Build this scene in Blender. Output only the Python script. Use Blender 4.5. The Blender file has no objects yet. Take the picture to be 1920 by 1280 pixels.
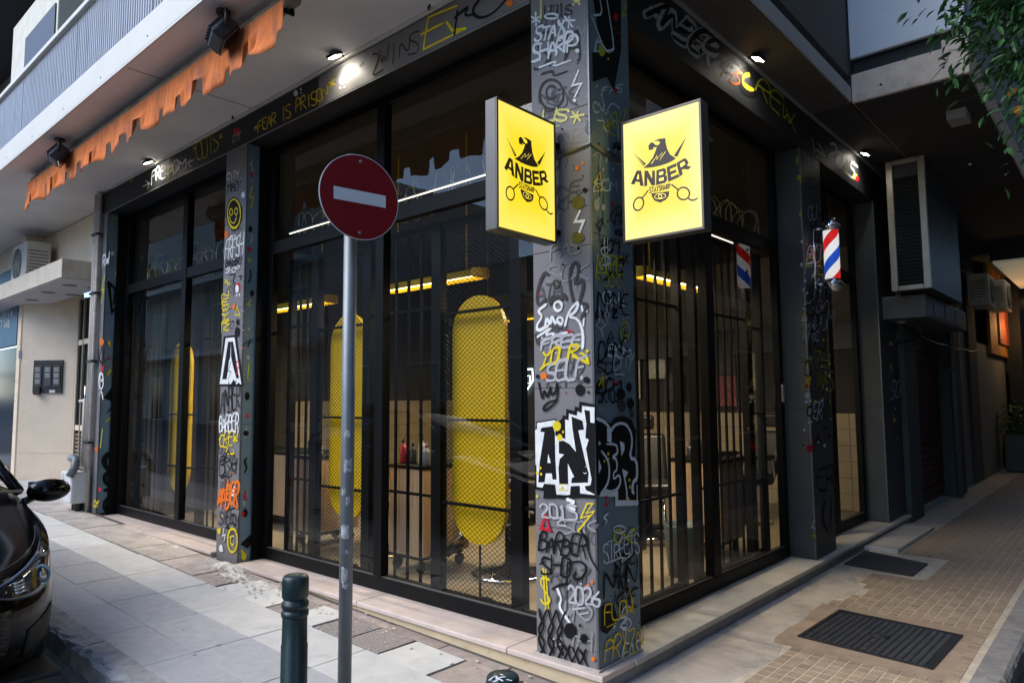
import bpy, bmesh, math, random
from mathutils import Vector, Matrix
from mathutils.geometry import tessellate_polygon
random.seed(7)
SC = bpy.context.scene
COL = SC.collection

# ---------------------------------------------------------------- camera
YAW, TILT, ROLL = (math.radians(a) for a in (41.62, 4.734, -0.405))
FPX = 1314.6                      # focal length in pixels of a 1920 px wide picture
CAM = Vector((2.156, -3.084, 1.4))
_f0 = Vector((-math.sin(YAW), math.cos(YAW), 0)); _r0 = Vector((math.cos(YAW), math.sin(YAW), 0)); _u0 = Vector((0, 0, 1))
FWD = _f0 * math.cos(TILT) + _u0 * math.sin(TILT)
_up = _u0 * math.cos(TILT) - _f0 * math.sin(TILT)
RGT = _r0 * math.cos(ROLL) + _up * math.sin(ROLL)
UPV = _up * math.cos(ROLL) - _r0 * math.sin(ROLL)
cam_data = bpy.data.cameras.new('camera')
cam = bpy.data.objects.new('camera', cam_data); COL.objects.link(cam)
cam_data.sensor_width = 36.0; cam_data.lens = FPX / 1920 * 36.0
cam_data.clip_start = 0.05; cam_data.clip_end = 500
rot = Matrix((RGT, UPV, -FWD)).transposed()
cam.matrix_world = Matrix.Translation(CAM) @ rot.to_4x4()
SC.camera = cam

# ---------------------------------------------------------------- sky, sun, exposure
SUN_EL, SUN_AZ = math.radians(42), math.radians(210)     # azimuth of the light source, clockwise from +Y
world = bpy.data.worlds.new('World'); SC.world = world; world.use_nodes = True
nt = world.node_tree; nt.nodes.clear()
sky = nt.nodes.new('ShaderNodeTexSky'); sky.sky_type = 'NISHITA'; sky.sun_disc = False
sky.sun_elevation = SUN_EL; sky.sun_rotation = SUN_AZ; sky.air_density = 1.0; sky.dust_density = 0.6; sky.ozone_density = 6.0
bg = nt.nodes.new('ShaderNodeBackground'); bg.inputs['Strength'].default_value = 0.14
wo = nt.nodes.new('ShaderNodeOutputWorld')
nt.links.new(sky.outputs[0], bg.inputs[0]); nt.links.new(bg.outputs[0], wo.inputs[0])
sun_d = bpy.data.lights.new('sun', 'SUN'); sun_d.energy = 1.08; sun_d.angle = math.radians(44); sun_d.color = (1.0, 0.92, 0.80)
sun = bpy.data.objects.new('sun', sun_d); COL.objects.link(sun)
_sd = Vector((math.sin(SUN_AZ) * math.cos(SUN_EL), math.cos(SUN_AZ) * math.cos(SUN_EL), math.sin(SUN_EL)))
sun.rotation_euler = (-_sd).to_track_quat('-Z', 'Y').to_euler(); sun.location = _sd * 60
SC.view_settings.view_transform = 'Standard'; SC.view_settings.look = 'None'
SC.view_settings.exposure = 1.52; SC.view_settings.gamma = 1.0; SC.view_settings.use_curve_mapping = False
SC.render.engine = 'CYCLES'
cy = SC.cycles
cy.use_denoising = True; cy.max_bounces = 7; cy.diffuse_bounces = 4; cy.glossy_bounces = 4; cy.transmission_bounces = 4
cy.transparent_max_bounces = 24; cy.sample_clamp_indirect = 4.0; cy.caustics_reflective = False; cy.caustics_refractive = False

# ---------------------------------------------------------------- measured photo points -> points on real planes
def ray(u, v): return FWD + RGT * ((u - 960) / FPX) + UPV * ((640 - v) / FPX)
def on(u, v, ax, val):
    r = ray(u, v); return CAM + r * ((val - CAM[ax]) / r[ax])
def PX(u, v, x=0.0): return on(u, v, 0, x)      # plane x = const (right facade and parallels)
def PY(u, v, y=0.0): return on(u, v, 1, y)      # plane y = const (left facade and parallels)
def PZ(u, v, z=0.0): return on(u, v, 2, z)

# ---------------------------------------------------------------- materials
_M = {}
def lin(c):
    if isinstance(c, str):
        c = tuple(int(c[i:i + 2], 16) / 255 for i in (0, 2, 4))
        return tuple(x / 12.92 if x <= .04045 else ((x + .055) / 1.055) ** 2.4 for x in c)
    return tuple(c)
def M(name, rgb=(.5, .5, .5), rough=.6, metal=0., var=.12, scale=5., bump=0., bscale=60., rnd=0., spec=.5, coat=0.,
      dirt=None, dscale=2.5, dlo=.52, dhi=.7, emit=0., stretch=None, rvar=.0, speck=None, sscale=7., sthr=.10):
    """procedural principled material: colour mottling, optional dirt patches, bump"""
    if name in _M: return _M[name]
    m = bpy.data.materials.new(name); m.use_nodes = True
    t = m.node_tree; N = t.nodes; Lk = t.links; b = N['Principled BSDF']
    rgb = lin(rgb)
    tc = N.new('ShaderNodeTexCoord'); src = tc.outputs['Object']
    if stretch:
        mp = N.new('ShaderNodeMapping'); mp.inputs['Scale'].default_value = stretch
        Lk.new(src, mp.inputs['Vector']); src = mp.outputs[0]
    oi = N.new('ShaderNodeObjectInfo')
    nz = N.new('ShaderNodeTexNoise'); nz.noise_dimensions = '4D'; nz.inputs['Scale'].default_value = scale; nz.inputs['Detail'].default_value = 6
    nz.inputs['Roughness'].default_value = .65
    mw = N.new('ShaderNodeMath'); mw.operation = 'MULTIPLY'; mw.inputs[1].default_value = 37.0
    Lk.new(oi.outputs['Random'], mw.inputs[0]); Lk.new(mw.outputs[0], nz.inputs['W']); Lk.new(src, nz.inputs['Vector'])
    mr = N.new('ShaderNodeMapRange'); mr.inputs[1].default_value = .3; mr.inputs[2].default_value = .7
    mr.inputs[3].default_value = 1 - var; mr.inputs[4].default_value = 1 + var
    Lk.new(nz.outputs['Fac'], mr.inputs[0])
    val = mr.outputs[0]
    if rnd:
        r2 = N.new('ShaderNodeMapRange'); r2.inputs[3].default_value = 1 - rnd; r2.inputs[4].default_value = 1 + rnd
        Lk.new(oi.outputs['Random'], r2.inputs[0])
        mm = N.new('ShaderNodeMath'); mm.operation = 'MULTIPLY'; Lk.new(val, mm.inputs[0]); Lk.new(r2.outputs[0], mm.inputs[1]); val = mm.outputs[0]
    mx = N.new('ShaderNodeVectorMath'); mx.operation = 'SCALE'; mx.inputs[0].default_value = rgb; Lk.new(val, mx.inputs['Scale'])
    colr = mx.outputs[0]
    if dirt is not None:
        dn = N.new('ShaderNodeTexNoise'); dn.inputs['Scale'].default_value = dscale; dn.inputs['Detail'].default_value = 9; dn.inputs['Roughness'].default_value = .7
        Lk.new(src, dn.inputs['Vector'])
        dr = N.new('ShaderNodeMapRange'); dr.inputs[1].default_value = dlo; dr.inputs[2].default_value = dhi; Lk.new(dn.outputs['Fac'], dr.inputs[0])
        dm = N.new('ShaderNodeMix'); dm.data_type = 'RGBA'; Lk.new(dr.outputs[0], dm.inputs[0]); Lk.new(colr, dm.inputs[6]); dm.inputs[7].default_value = (*lin(dirt), 1)
        colr = dm.outputs[2]
    if speck is not None:       # scattered gum spots and stains
        vo = N.new('ShaderNodeTexVoronoi'); vo.voronoi_dimensions = '4D'; vo.inputs['Scale'].default_value = sscale; Lk.new(src, vo.inputs['Vector']); Lk.new(mw.outputs[0], vo.inputs['W'])
        ds = N.new('ShaderNodeMath'); ds.operation = 'MULTIPLY_ADD'; ds.inputs[1].default_value = .16; Lk.new(nz.outputs['Fac'], ds.inputs[0]); Lk.new(vo.outputs['Distance'], ds.inputs[2])
        sr = N.new('ShaderNodeMapRange'); sr.inputs[1].default_value = sthr + .08; sr.inputs[2].default_value = sthr + .12; sr.inputs[3].default_value = .8; sr.inputs[4].default_value = 0.; Lk.new(ds.outputs[0], sr.inputs[0])
        sm_ = N.new('ShaderNodeMix'); sm_.data_type = 'RGBA'; Lk.new(sr.outputs[0], sm_.inputs[0]); Lk.new(colr, sm_.inputs[6]); sm_.inputs[7].default_value = (*lin(speck), 1); colr = sm_.outputs[2]
    Lk.new(colr, b.inputs['Base Color'])
    b.inputs['Roughness'].default_value = rough; b.inputs['Metallic'].default_value = metal
    b.inputs['Specular IOR Level'].default_value = spec
    if rvar:
        rr = N.new('ShaderNodeMapRange'); rr.inputs[1].default_value = .3; rr.inputs[2].default_value = .7
        rr.inputs[3].default_value = max(.02, rough - rvar); rr.inputs[4].default_value = min(1, rough + rvar); Lk.new(nz.outputs['Fac'], rr.inputs[0]); Lk.new(rr.outputs[0], b.inputs['Roughness'])
    if coat: b.inputs['Coat Weight'].default_value = coat; b.inputs['Coat Roughness'].default_value = .04
    if bump:
        bn = N.new('ShaderNodeTexNoise'); bn.inputs['Scale'].default_value = bscale; bn.inputs['Detail'].default_value = 8; bn.inputs['Roughness'].default_value = .65
        Lk.new(src, bn.inputs['Vector'])
        bp = N.new('ShaderNodeBump'); bp.inputs['Strength'].default_value = bump; bp.inputs['Distance'].default_value = .01
        Lk.new(bn.outputs['Fac'], bp.inputs['Height']); Lk.new(bp.outputs[0], b.inputs['Normal'])
    if emit:
        b.inputs['Emission Color'].default_value = (*rgb, 1); b.inputs['Emission Strength'].default_value = emit
    _M[name] = m; return m

def glass(name, tint=(.95, .955, .95), ior=1.5, rough=0.0):
    if name in _M: return _M[name]
    m = bpy.data.materials.new(name); m.use_nodes = True; t = m.node_tree; N = t.nodes; Lk = t.links; N.clear()
    o = N.new('ShaderNodeOutputMaterial'); tr = N.new('ShaderNodeBsdfTransparent'); tr.inputs[0].default_value = (*tint, 1)
    gl = N.new('ShaderNodeBsdfGlossy'); gl.inputs['Roughness'].default_value = rough
    tc = N.new('ShaderNodeTexCoord'); nz = N.new('ShaderNodeTexNoise'); nz.inputs['Scale'].default_value = .8; nz.inputs['Detail'].default_value = 1
    bp = N.new('ShaderNodeBump'); bp.inputs['Strength'].default_value = .05; bp.inputs['Distance'].default_value = .02
    Lk.new(tc.outputs['Object'], nz.inputs['Vector']); Lk.new(nz.outputs['Fac'], bp.inputs['Height']); Lk.new(bp.outputs[0], gl.inputs['Normal'])
    fr = N.new('ShaderNodeFresnel'); fr.inputs[0].default_value = ior
    ge = N.new('ShaderNodeNewGeometry'); inv = N.new('ShaderNodeMath'); inv.operation = 'SUBTRACT'; inv.inputs[0].default_value = 1.0
    mu = N.new('ShaderNodeMath'); mu.operation = 'MULTIPLY'; mix = N.new('ShaderNodeMixShader')
    Lk.new(ge.outputs['Backfacing'], inv.inputs[1]); Lk.new(inv.outputs[0], mu.inputs[0]); Lk.new(fr.outputs[0], mu.inputs[1])
    Lk.new(mu.outputs[0], mix.inputs[0]); Lk.new(tr.outputs[0], mix.inputs[1]); Lk.new(gl.outputs[0], mix.inputs[2]); Lk.new(mix.outputs[0], o.inputs[0])
    _M[name] = m; return m

# ---------------------------------------------------------------- mesh helpers
def wloc(o):
    v = Vector((0, 0, 0))
    while o is not None: v = v + o.location; o = o.parent
    return v
class MB:
    def __init__(s): s.v = []; s.f = []; s.sm = []; s.e = None
    def add(s, vs, fs, smooth=False):
        b = len(s.v); s.v += [tuple(p) for p in vs]; s.f += [tuple(i + b for i in f) for f in fs]; s.sm += [smooth] * len(fs); return s
    def box(s, x0, x1, y0, y1, z0, z1):
        return s.add([(x0, y0, z0), (x1, y0, z0), (x1, y1, z0), (x0, y1, z0), (x0, y0, z1), (x1, y0, z1), (x1, y1, z1), (x0, y1, z1)],
                     [(3, 2, 1, 0), (4, 5, 6, 7), (0, 1, 5, 4), (1, 2, 6, 5), (2, 3, 7, 6), (3, 0, 4, 7)])
    def obox(s, c, ax, ay, az):      # oriented box: centre + half axes
        c, ax, ay, az = (Vector(q) for q in (c, ax, ay, az))
        vs = [c + ax * i + ay * j + az * k for k in (-1, 1) for i, j in ((-1, -1), (1, -1), (1, 1), (-1, 1))]
        return s.add(vs, [(3, 2, 1, 0), (4, 5, 6, 7), (0, 1, 5, 4), (1, 2, 6, 5), (2, 3, 7, 6), (3, 0, 4, 7)])
    def tube(s, pts, r, n=8, caps=True, smooth=True):
        pts = [Vector(p) for p in pts]; rs = r if isinstance(r, (list, tuple)) else [r] * len(pts)
        vs = []; fs = []; ref = None
        for i, p in enumerate(pts):
            d = (pts[min(i + 1, len(pts) - 1)] - pts[max(i - 1, 0)]).normalized()
            if ref is None:
                ref = d.orthogonal().normalized()
            else:
                ref = (ref - d * ref.dot(d))
                ref = ref.normalized() if ref.length > 1e-6 else d.orthogonal().normalized()
            b2 = d.cross(ref)
            for k in range(n):
                a = 2 * math.pi * k / n
                vs.append(p + (ref * math.cos(a) + b2 * math.sin(a)) * rs[i])
        m = len(pts)
        for i in range(m - 1):
            for k in range(n):
                fs.append((i * n + k, i * n + (k + 1) % n, (i + 1) * n + (k + 1) % n, (i + 1) * n + k))
        s.add(vs, fs, smooth)
        if caps:
            b = len(s.v) - m * n
            s.f.append(tuple(b + k for k in reversed(range(n)))); s.f.append(tuple(b + (m - 1) * n + k for k in range(n))); s.sm += [False, False]
        return s
    def lathe(s, c, prof, n=24, axis=Vector((0, 0, 1)), smooth=True):
        c = Vector(c); axis = Vector(axis).normalized(); a1 = axis.orthogonal().normalized(); a2 = axis.cross(a1)
        vs = []; fs = []
        for r, h in prof:
            for k in range(n):
                a = 2 * math.pi * k / n; vs.append(c + axis * h + (a1 * math.cos(a) + a2 * math.sin(a)) * r)
        for i in range(len(prof) - 1):
            for k in range(n): fs.append((i * n + k, i * n + (k + 1) % n, (i + 1) * n + (k + 1) % n, (i + 1) * n + k))
        s.add(vs, fs, smooth)
        b = len(s.v) - len(prof) * n
        s.f.append(tuple(b + k for k in reversed(range(n)))); s.f.append(tuple(b + (len(prof) - 1) * n + k for k in range(n))); s.sm += [False, False]
        return s
    def prism(s, poly, ex):         # planar polygon (3d points, ccw seen from the front) extruded by vector ex
        poly = [Vector(p) for p in poly]; ex = Vector(ex); n = len(poly)
        tri = tessellate_polygon([poly]); b = poly + [p + ex for p in poly]
        fs = [tuple(t) for t in tri] + [tuple(n + i for i in reversed(t)) for t in tri]
        fs += [(i, i + n, (i + 1) % n + n, (i + 1) % n) for i in range(n)]
        s.add(b, fs); return s
    def sphere(s, c, r, n=10, m=6, sq=(1, 1, 1)):
        prof = []; c = Vector(c); vs = []; fs = []
        for i in range(m + 1):
            t = math.pi * i / m
            for k in range(n):
                a = 2 * math.pi * k / n
                vs.append(c + Vector((math.sin(t) * math.cos(a) * sq[0], math.sin(t) * math.sin(a) * sq[1], -math.cos(t) * sq[2])) * r)
        for i in range(m):
            for k in range(n): fs.append((i * n + k, i * n + (k + 1) % n, (i + 1) * n + (k + 1) % n, (i + 1) * n + k))
        return s.add(vs, fs, True)
    def build(s, name, mat, parent=None, bev=0., local=False, kind=None, fix=True, seg=2):
        me = bpy.data.meshes.new(name)
        off = Vector((0, 0, 0)) if (local or parent is None) else wloc(parent)
        me.from_pydata([tuple(Vector(p) - off) for p in s.v], [], s.f); me.update()
        if fix:
            bm = bmesh.new(); bm.from_mesh(me); bmesh.ops.recalc_face_normals(bm, faces=bm.faces); bm.to_mesh(me); bm.free()
        me.polygons.foreach_set('use_smooth', s.sm[:len(me.polygons)])
        if s.e is not None:
            at = me.attributes.new('edge', 'FLOAT', 'POINT'); at.data.foreach_set('value', s.e)
        me.materials.append(mat)
        o = bpy.data.objects.new(name, me); COL.objects.link(o)
        if parent is not None: o.parent = parent
        if bev:
            md = o.modifiers.new('bevel', 'BEVEL'); md.width = bev; md.segments = seg; md.limit_method = 'ANGLE'; md.angle_limit = math.radians(40)
        if kind: o['kind'] = kind
        return o
def B(name, mat, parent, x0, x1, y0, y1, z0, z1, bev=0., **k):
    return MB().box(x0, x1, y0, y1, z0, z1).build(name, mat, parent, bev, **k)
def thing(name, label, cat, loc=(0, 0, 0), group=None, rot=None):
    o = bpy.data.objects.new(name, None); COL.objects.link(o); o.location = loc; o.empty_display_size = .1
    if rot: o.rotation_euler = rot
    o['label'] = label; o['category'] = cat
    if group: o['group'] = group
    return o
def tag(o, label, cat, group=None):
    o['label'] = label; o['category'] = cat
    if group: o['group'] = group
    return o
def struct(o): o['kind'] = 'structure'; return o
def empty(name, parent, loc=(0, 0, 0)):
    o = bpy.data.objects.new(name, None); COL.objects.link(o); o.parent = parent; o.location = Vector(loc) - wloc(parent) if parent else Vector(loc); o.empty_display_size = .05
    return o
def inst(name, me, parent, loc, rz=0., sc=None, rot=None):
    o = bpy.data.objects.new(name, me); COL.objects.link(o); o.parent = parent
    o.location = Vector(loc) - (wloc(parent) if parent else Vector((0, 0, 0)))
    o.rotation_euler = rot if rot else (0, 0, rz)
    if sc: o.scale = sc
    return o
def mesh_of(mb, name, mat):
    o = mb.build(name, mat, None); me = o.data; bpy.data.objects.remove(o); return me
def lamp_light(name, kind, parent, loc, energy, color, size=.1, size_y=None, aim=None, spot=None, blend=.6):
    d = bpy.data.lights.new(name, kind); d.energy = energy; d.color = color
    if kind == 'AREA':
        d.size = size
        if size_y: d.shape = 'RECTANGLE'; d.size_y = size_y
    else:
        d.shadow_soft_size = size
    if kind == 'SPOT' and spot: d.spot_size = spot; d.spot_blend = blend
    o = bpy.data.objects.new(name, d); COL.objects.link(o); o.parent = parent
    o.location = Vector(loc) - (wloc(parent) if parent else Vector((0, 0, 0)))
    if aim is not None: o.rotation_euler = Vector(aim).to_track_quat('-Z', 'Y').to_euler()
    return o

# ---------------------------------------------------------------- common materials
GREY = M('column_grey_paint', (.185, .176, .180), .5, spec=.3, var=.06, scale=3, bump=.05, bscale=90, dirt=(.13, .125, .13), dscale=1.6, dlo=.55, dhi=.85)
CHAR = M('charcoal_paint', (.018, .020, .023), .55, var=.15, bump=.05, spec=.3)
BLACKM = M('black_frame_metal', (.004, .0045, .005), .45, var=.2, bump=.03, bscale=120, spec=.12)
BLACKP = M('black_plastic', (.012, .012, .013), .45, var=.15)
MARBLE = M('marble_sill', (.62, .52, .46), .42, var=.1, scale=4, dirt=(.36, .28, .23), dscale=3, dlo=.5, dhi=.85, bump=.04)
MARBLE2 = M('marble_sill_grey', (.55, .53, .50), .42, var=.12, scale=4, dirt=(.3, .28, .26), dscale=3.5, dlo=.5, dhi=.8, bump=.05)
CREAM = M('cream_riser', (.62, .50, .33), .8, var=.1, scale=6, dirt=(.2, .13, .08), dscale=5, dlo=.57, dhi=.8, bump=.15)
SLABW = M('white_painted_concrete', (.66, .635, .58), .75, var=.05, scale=2, dirt=(.5, .46, .40), dscale=2.2, dlo=.58, dhi=.9, bump=.05)
SOFF = M('soffit_plaster', (.80, .77, .76), .85, var=.05, scale=1.2, dirt=(.62, .59, .57), dscale=.9, dlo=.5, dhi=.9, bump=.04)
CHROME = M('chrome', (.75, .76, .78), .12, 1., var=.05)
STEEL = M('galvanised_steel', (.20, .22, .235), .5, .6, var=.12, scale=9, dirt=(.2, .2, .21), dscale=8, dlo=.55, dhi=.75, bump=.05)
PANE = glass('shop_glass')
YEL = M('yellow_enamel', (.82, .60, .02), .42, var=.04)
# ================================================================ GROUND
def zs(x): return -.1 - .024 * min(x, 0.)          # pavement height, rising to the left
KERB_Y, KERB_X = -1.6, 1.55
asph = M('asphalt', (.115, .117, .125), .85, var=.25, scale=9, bump=.5, bscale=160, dirt=(.09, .088, .085), dscale=1.5)
mb = MB(); xs = [-90, -40, -20, -10, -5, 0, 90]; ys = [-70, -20, -5, 0, 10, 70]
vs = [(x, y, zs(x) - .145) for x in xs for y in ys]; ny = len(ys)
mb.add(vs, [(i * ny + j, (i + 1) * ny + j, (i + 1) * ny + j + 1, i * ny + j + 1) for i in range(len(xs) - 1) for j in range(ny - 1)])
road = struct(mb.build('road', asph)); road['label'] = 'dark asphalt road surface at the street crossing'
mb = MB()      # worn lighter patch strip beside the kerb
for i in range(14):
    x = -9 + i * .62; w = .08 + .07 * random.random()
    p = [(x, KERB_Y - .005, zs(x) - .139), (x + .62, KERB_Y - .005, zs(x + .62) - .139), (x + .62, KERB_Y - w, zs(x + .62) - .14), (x, KERB_Y - w * .8, zs(x) - .14)]
    mb.add(p, [(0, 1, 2, 3)])
gut = mb.build('gutter', M('gutter_grit', (.17, .15, .125), .95, var=.4, scale=30, bump=.8, bscale=220)); struct(gut)

joint = M('paver_bedding', (.11, .095, .08), .95, var=.3, scale=25, bump=.6, bscale=180)
def slab(name, x0, x1, y0, y1, top, bot, mat, n=1):
    mb = MB(); st = [x0 + (x1 - x0) * i / n for i in range(n + 1)]
    vs = []
    for x in st: vs += [(x, y0, zs(x) + bot), (x, y1, zs(x) + bot), (x, y1, zs(x) + top), (x, y0, zs(x) + top)]
    fs = [(0, 1, 2, 3), tuple(4 * n + k for k in (3, 2, 1, 0))]
    for i in range(n):
        for k in range(4): fs.append((4 * i + k, 4 * i + 4 + k, 4 * i + 4 + (k + 1) % 4, 4 * i + (k + 1) % 4))
    mb.add(vs, fs); return mb
sidewalk = struct(slab('sidewalk', -30, 0, KERB_Y + .02, .02, -.014, -.16, joint, 30).build('sidewalk', joint))
WHITE_P = M('pale_paver', (.58, .57, .53), .84, speck=(.22, .2, .18), sscale=5, sthr=.06, var=.10, scale=7, bump=.25, bscale=140, rnd=.07, dirt=(.36, .34, .31), dscale=6, dlo=.55, dhi=.85)
GREY_P = M('grey_paver', (.41, .405, .405), .9, speck=(.16, .16, .18), sscale=6, sthr=.08, var=.12, scale=14, bump=.5, bscale=200, rnd=.05, dirt=(.30, .295, .30), dscale=7, dlo=.58, dhi=.85)
TAN_P = M('tan_paver', (.48, .43, .375), .88, var=.18, scale=10, bump=.5, bscale=120, rnd=.08, dirt=(.24, .19, .16), dscale=3, dlo=.48, dhi=.75)
BROWN_P = M('brown_paver', (.36, .30, .26), .9, var=.22, scale=14, bump=.6, bscale=170, rnd=.15)
PEB_P = M('pebble_paver', (.33, .285, .26), .9, var=.65, scale=75, bump=1.0, bscale=120)
def paver_mesh(w, d, mat, h=.03):
    mb = MB(); b = .0018
    x, y = w / 2, d / 2
    mb.add([(-x, -y, -h), (x, -y, -h), (x, y, -h), (-x, y, -h), (-x, -y, -b), (x, -y, -b), (x, y, -b), (-x, y, -b),
            (-x + b, -y + b, 0), (x - b, -y + b, 0), (x - b, y - b, 0), (-x + b, y - b, 0)],
           [(0, 1, 5, 4), (1, 2, 6, 5), (2, 3, 7, 6), (3, 0, 4, 7), (4, 5, 9, 8), (5, 6, 10, 9), (6, 7, 11, 10), (7, 4, 8, 11), (8, 9, 10, 11)])
    return mesh_of(mb, 'paver', mat)
SL = math.atan(.024)
def lay(me, x, y, dz=0., rz=0.):
    o = inst('paver', me, sidewalk, (x, y, zs(x) + dz), rot=(random.uniform(-.004, .004), SL + random.uniform(-.004, .004), rz))
    return o
mw = paver_mesh(.671, .370, WHITE_P); mg1 = paver_mesh(.672, .345, GREY_P); mg2 = paver_mesh(.672, .287, GREY_P)
for i in range(24):
    x = -.34 - i * .68
    lay(mw, x, -.64, random.uniform(-.004, .003), random.uniform(-.004, .004)); lay(mg1, x, -1.0, random.uniform(-.001, .001)); lay(mg2, x, -1.318, random.uniform(-.001, .001))
mt = paver_mesh(.66, .37, TAN_P); mbw = paver_mesh(.40, .30, BROWN_P); mwh = [paver_mesh(w, .30, WHITE_P) for w in (.36, .30, .42)]; mpe = [paver_mesh(w, .29, PEB_P) for w in (.24, .32)]; mst = paver_mesh(.5, .085, BROWN_P)
x = -.02; i = 0
while x > -3.55:          # patched strip of odd slabs by the wall
    me, w = ((mwh[0], .36), (mpe[0], .24), (mwh[1], .30), (mpe[1], .32), (mwh[2], .42), (mbw, .40))[(i * 5 + i // 4) % 6]
    lay(me, x - w / 2, -.30 + random.uniform(-.008, .008), random.uniform(-.010, .001), random.uniform(-.02, .02)); x -= w + random.uniform(.006, .03); i += 1
for i in range(8): lay(mst, -.3 - i * .51, -.095 + random.uniform(-.006, .006), random.uniform(-.014, -.004), random.uniform(-.012, .012))
for i in range(18): lay(mt, -4.05 - i * .67, -.245, random.uniform(-.002, .002), random.uniform(-.003, .003))
# kerb stones
KERB = M('kerb_concrete', (.33, .32, .31), .9, var=.22, scale=12, bump=1.0, bscale=55, rnd=.06, dirt=(.15, .145, .145), dscale=3, dlo=.48, dhi=.75)
def kerb_mesh(L, jt=1.):
    mb = MB(); nx, prof = 14, [(0, -.2), (0, -.03), (.012, -.012), (.03, -.003), (.08, 0), (.148, 0), (.15, -.2)]
    for i in range(nx + 1):
        for j, (py, pz) in enumerate(prof):
            j1 = (.012 if j in (1, 2, 3) else .003) * jt
            mb.v.append((-L / 2 + L * i / nx, py + random.uniform(-j1, j1) * (0 < i < nx), pz + random.uniform(-j1, j1) * (0 < i < nx)))
    n = len(prof)
    for i in range(nx):
        for j in range(n - 1): mb.f.append((i * n + j, (i + 1) * n + j, (i + 1) * n + j + 1, i * n + j + 1)); mb.sm.append(False)
    mb.f.append(tuple(range(n))); mb.f.append(tuple(nx * n + k for k in reversed(range(n)))); mb.sm += [False, False]
    return mesh_of(mb, 'kerb_stone', KERB)
km = [kerb_mesh(.985) for _ in range(3)]; km2 = [kerb_mesh(.985, .25) for _ in range(3)]
for i in range(18):
    x = .9 - i
    inst('kerb_stone', km[i % 3], sidewalk, (x, KERB_Y, zs(x) + .002), rot=(0, SL if x < 0 else 0, 0))
# rubble at the foot of the wall
RUB = M('rubble', (.62, .58, .51), .95, var=.3, scale=18, bump=.7, bscale=90)
mb = MB()
def chunk(c, r):
    b = len(mb.v)
    pts = [(0, 0, -.5), (.9, .1, -.1), (.2, 1, 0), (-.9, .3, -.1), (-.4, -.9, 0), (.5, -.7, .1), (.1, .1, .75)]
    for p in pts: mb.v.append((c[0] + r * (p[0] + random.uniform(-.35, .35)), c[1] + r * (p[1] + random.uniform(-.35, .35)), c[2] + r * .55 * p[2]))
    mb.f += [(b + i, b + j, b + k) for i, j, k in ((0, 2, 1), (0, 3, 2), (0, 4, 3), (0, 5, 4), (0, 1, 5), (6, 1, 2), (6, 2, 3), (6, 3, 4), (6, 4, 5), (6, 5, 1))]; mb.sm += [False] * 10
for cx, cy_, sx, sy, n in ((-3.68, -.13, .16, .06, 60), (-3.42, -.25, .25, .1, 90), (-3.0, -.3, .3, .08, 60), (-4.9, -.14, .3, .04, 40), (-2.3, -.2, .5, .1, 50), (-1.2, -.2, .6, .1, 40), (-5.5, -.2, 1.0, .1, 40)):
    for _ in range(n):
        x = random.gauss(cx, sx); y = min(-.05, random.gauss(cy_, sy)); chunk((x, y, zs(x) + .001), random.choice((.005, .007, .01, .014)))
o = mb.build('rubble', RUB, None); o['kind'] = 'stuff'; o['label'] = 'crumbs of broken mortar scattered along the foot of the shop wall'; o['category'] = 'rubble'
def lump(name, cx, cy_, rx, ry, h, mat, parent):    # irregular flat mound of mortar
    m2 = MB(); n = 22; rings = 4; m2.v.append((cx, cy_, zs(cx) + h))
    ph = [random.uniform(.45, 1.45) for _ in range(n)]
    for r in range(1, rings + 1):
        t = r / rings
        for k in range(n):
            a = 2 * math.pi * k / n; q = t * (1 + (ph[k] - 1) * t)
            x = cx + rx * q * math.cos(a); y = min(-.004 if cy_ < 0 else 9, cy_ + ry * q * math.sin(a))
            m2.v.append((x, y, zs(x) - .02 + (h + .02) * (1 - t ** 2.2) + random.uniform(-.007, .007) * (t < 1)))
    for k in range(n): m2.f.append((0, 1 + k, 1 + (k + 1) % n))
    for r in range(rings - 1):
        for k in range(n): m2.f.append((1 + r * n + k, 1 + (r + 1) * n + k, 1 + (r + 1) * n + (k + 1) % n, 1 + r * n + (k + 1) % n))
    m2.sm = [False] * len(m2.f)
    return m2.build(name, mat, parent)
MORT = M('mortar', (.64, .60, .53), .95, var=.3, scale=14, bump=1.0, bscale=45, dirt=(.36, .31, .26), dscale=9, dlo=.48, dhi=.62)
for a in ((-3.78, -.11, .26, .085, .030), (-3.42, -.20, .22, .11, .016), (-4.9, -.10, .30, .045, .012), (-3.05, -.16, .16, .07, .012)):
    lump('mortar_patch', *a, MORT, sidewalk)

# ---- pavement along the right-hand facade
bed = M('pale_grout', (.60, .52, .42), .92, var=.2, scale=18, bump=.4, bscale=150, dirt=(.42, .34, .27), dscale=3)
pavement = struct(B('pavement', bed, None, .0, KERB_X - .15, KERB_Y + .15, 34, -.30, -.1030))
CEM = M('cement_screed', (.52, .465, .41), .85, var=.16, scale=6, bump=.3, bscale=60, dirt=(.27, .235, .205), dscale=2.6, dlo=.48, dhi=.75)
mb = MB()
def screed_edge(y): return .43 + .05 * math.sin(y * 2.1) + .03 * math.sin(y * 7.3)
yy = [-1.4 + .1 * i for i in range(58)]
for y in yy:
    mb.v += [(-.02, y, -.100), (screed_edge(y) if y < 3.0 else screed_edge(3.0) * max(.25, 1 - (y - 3.0)), y, -.1025)]
mb.f = [(2 * i, 2 * i + 1, 2 * i + 3, 2 * i + 2) for i in range(len(yy) - 1)]; mb.sm = [False] * len(mb.f)
mb.build('cement_screed', CEM, pavement)
PAD = M('pavement_tile', (.36, .275, .195), .85, var=.2, scale=12, bump=.35, bscale=150, rnd=.14)
pw, pd = .060, .0735
pm = paver_mesh(pw, pd, PAD, .008)
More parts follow.
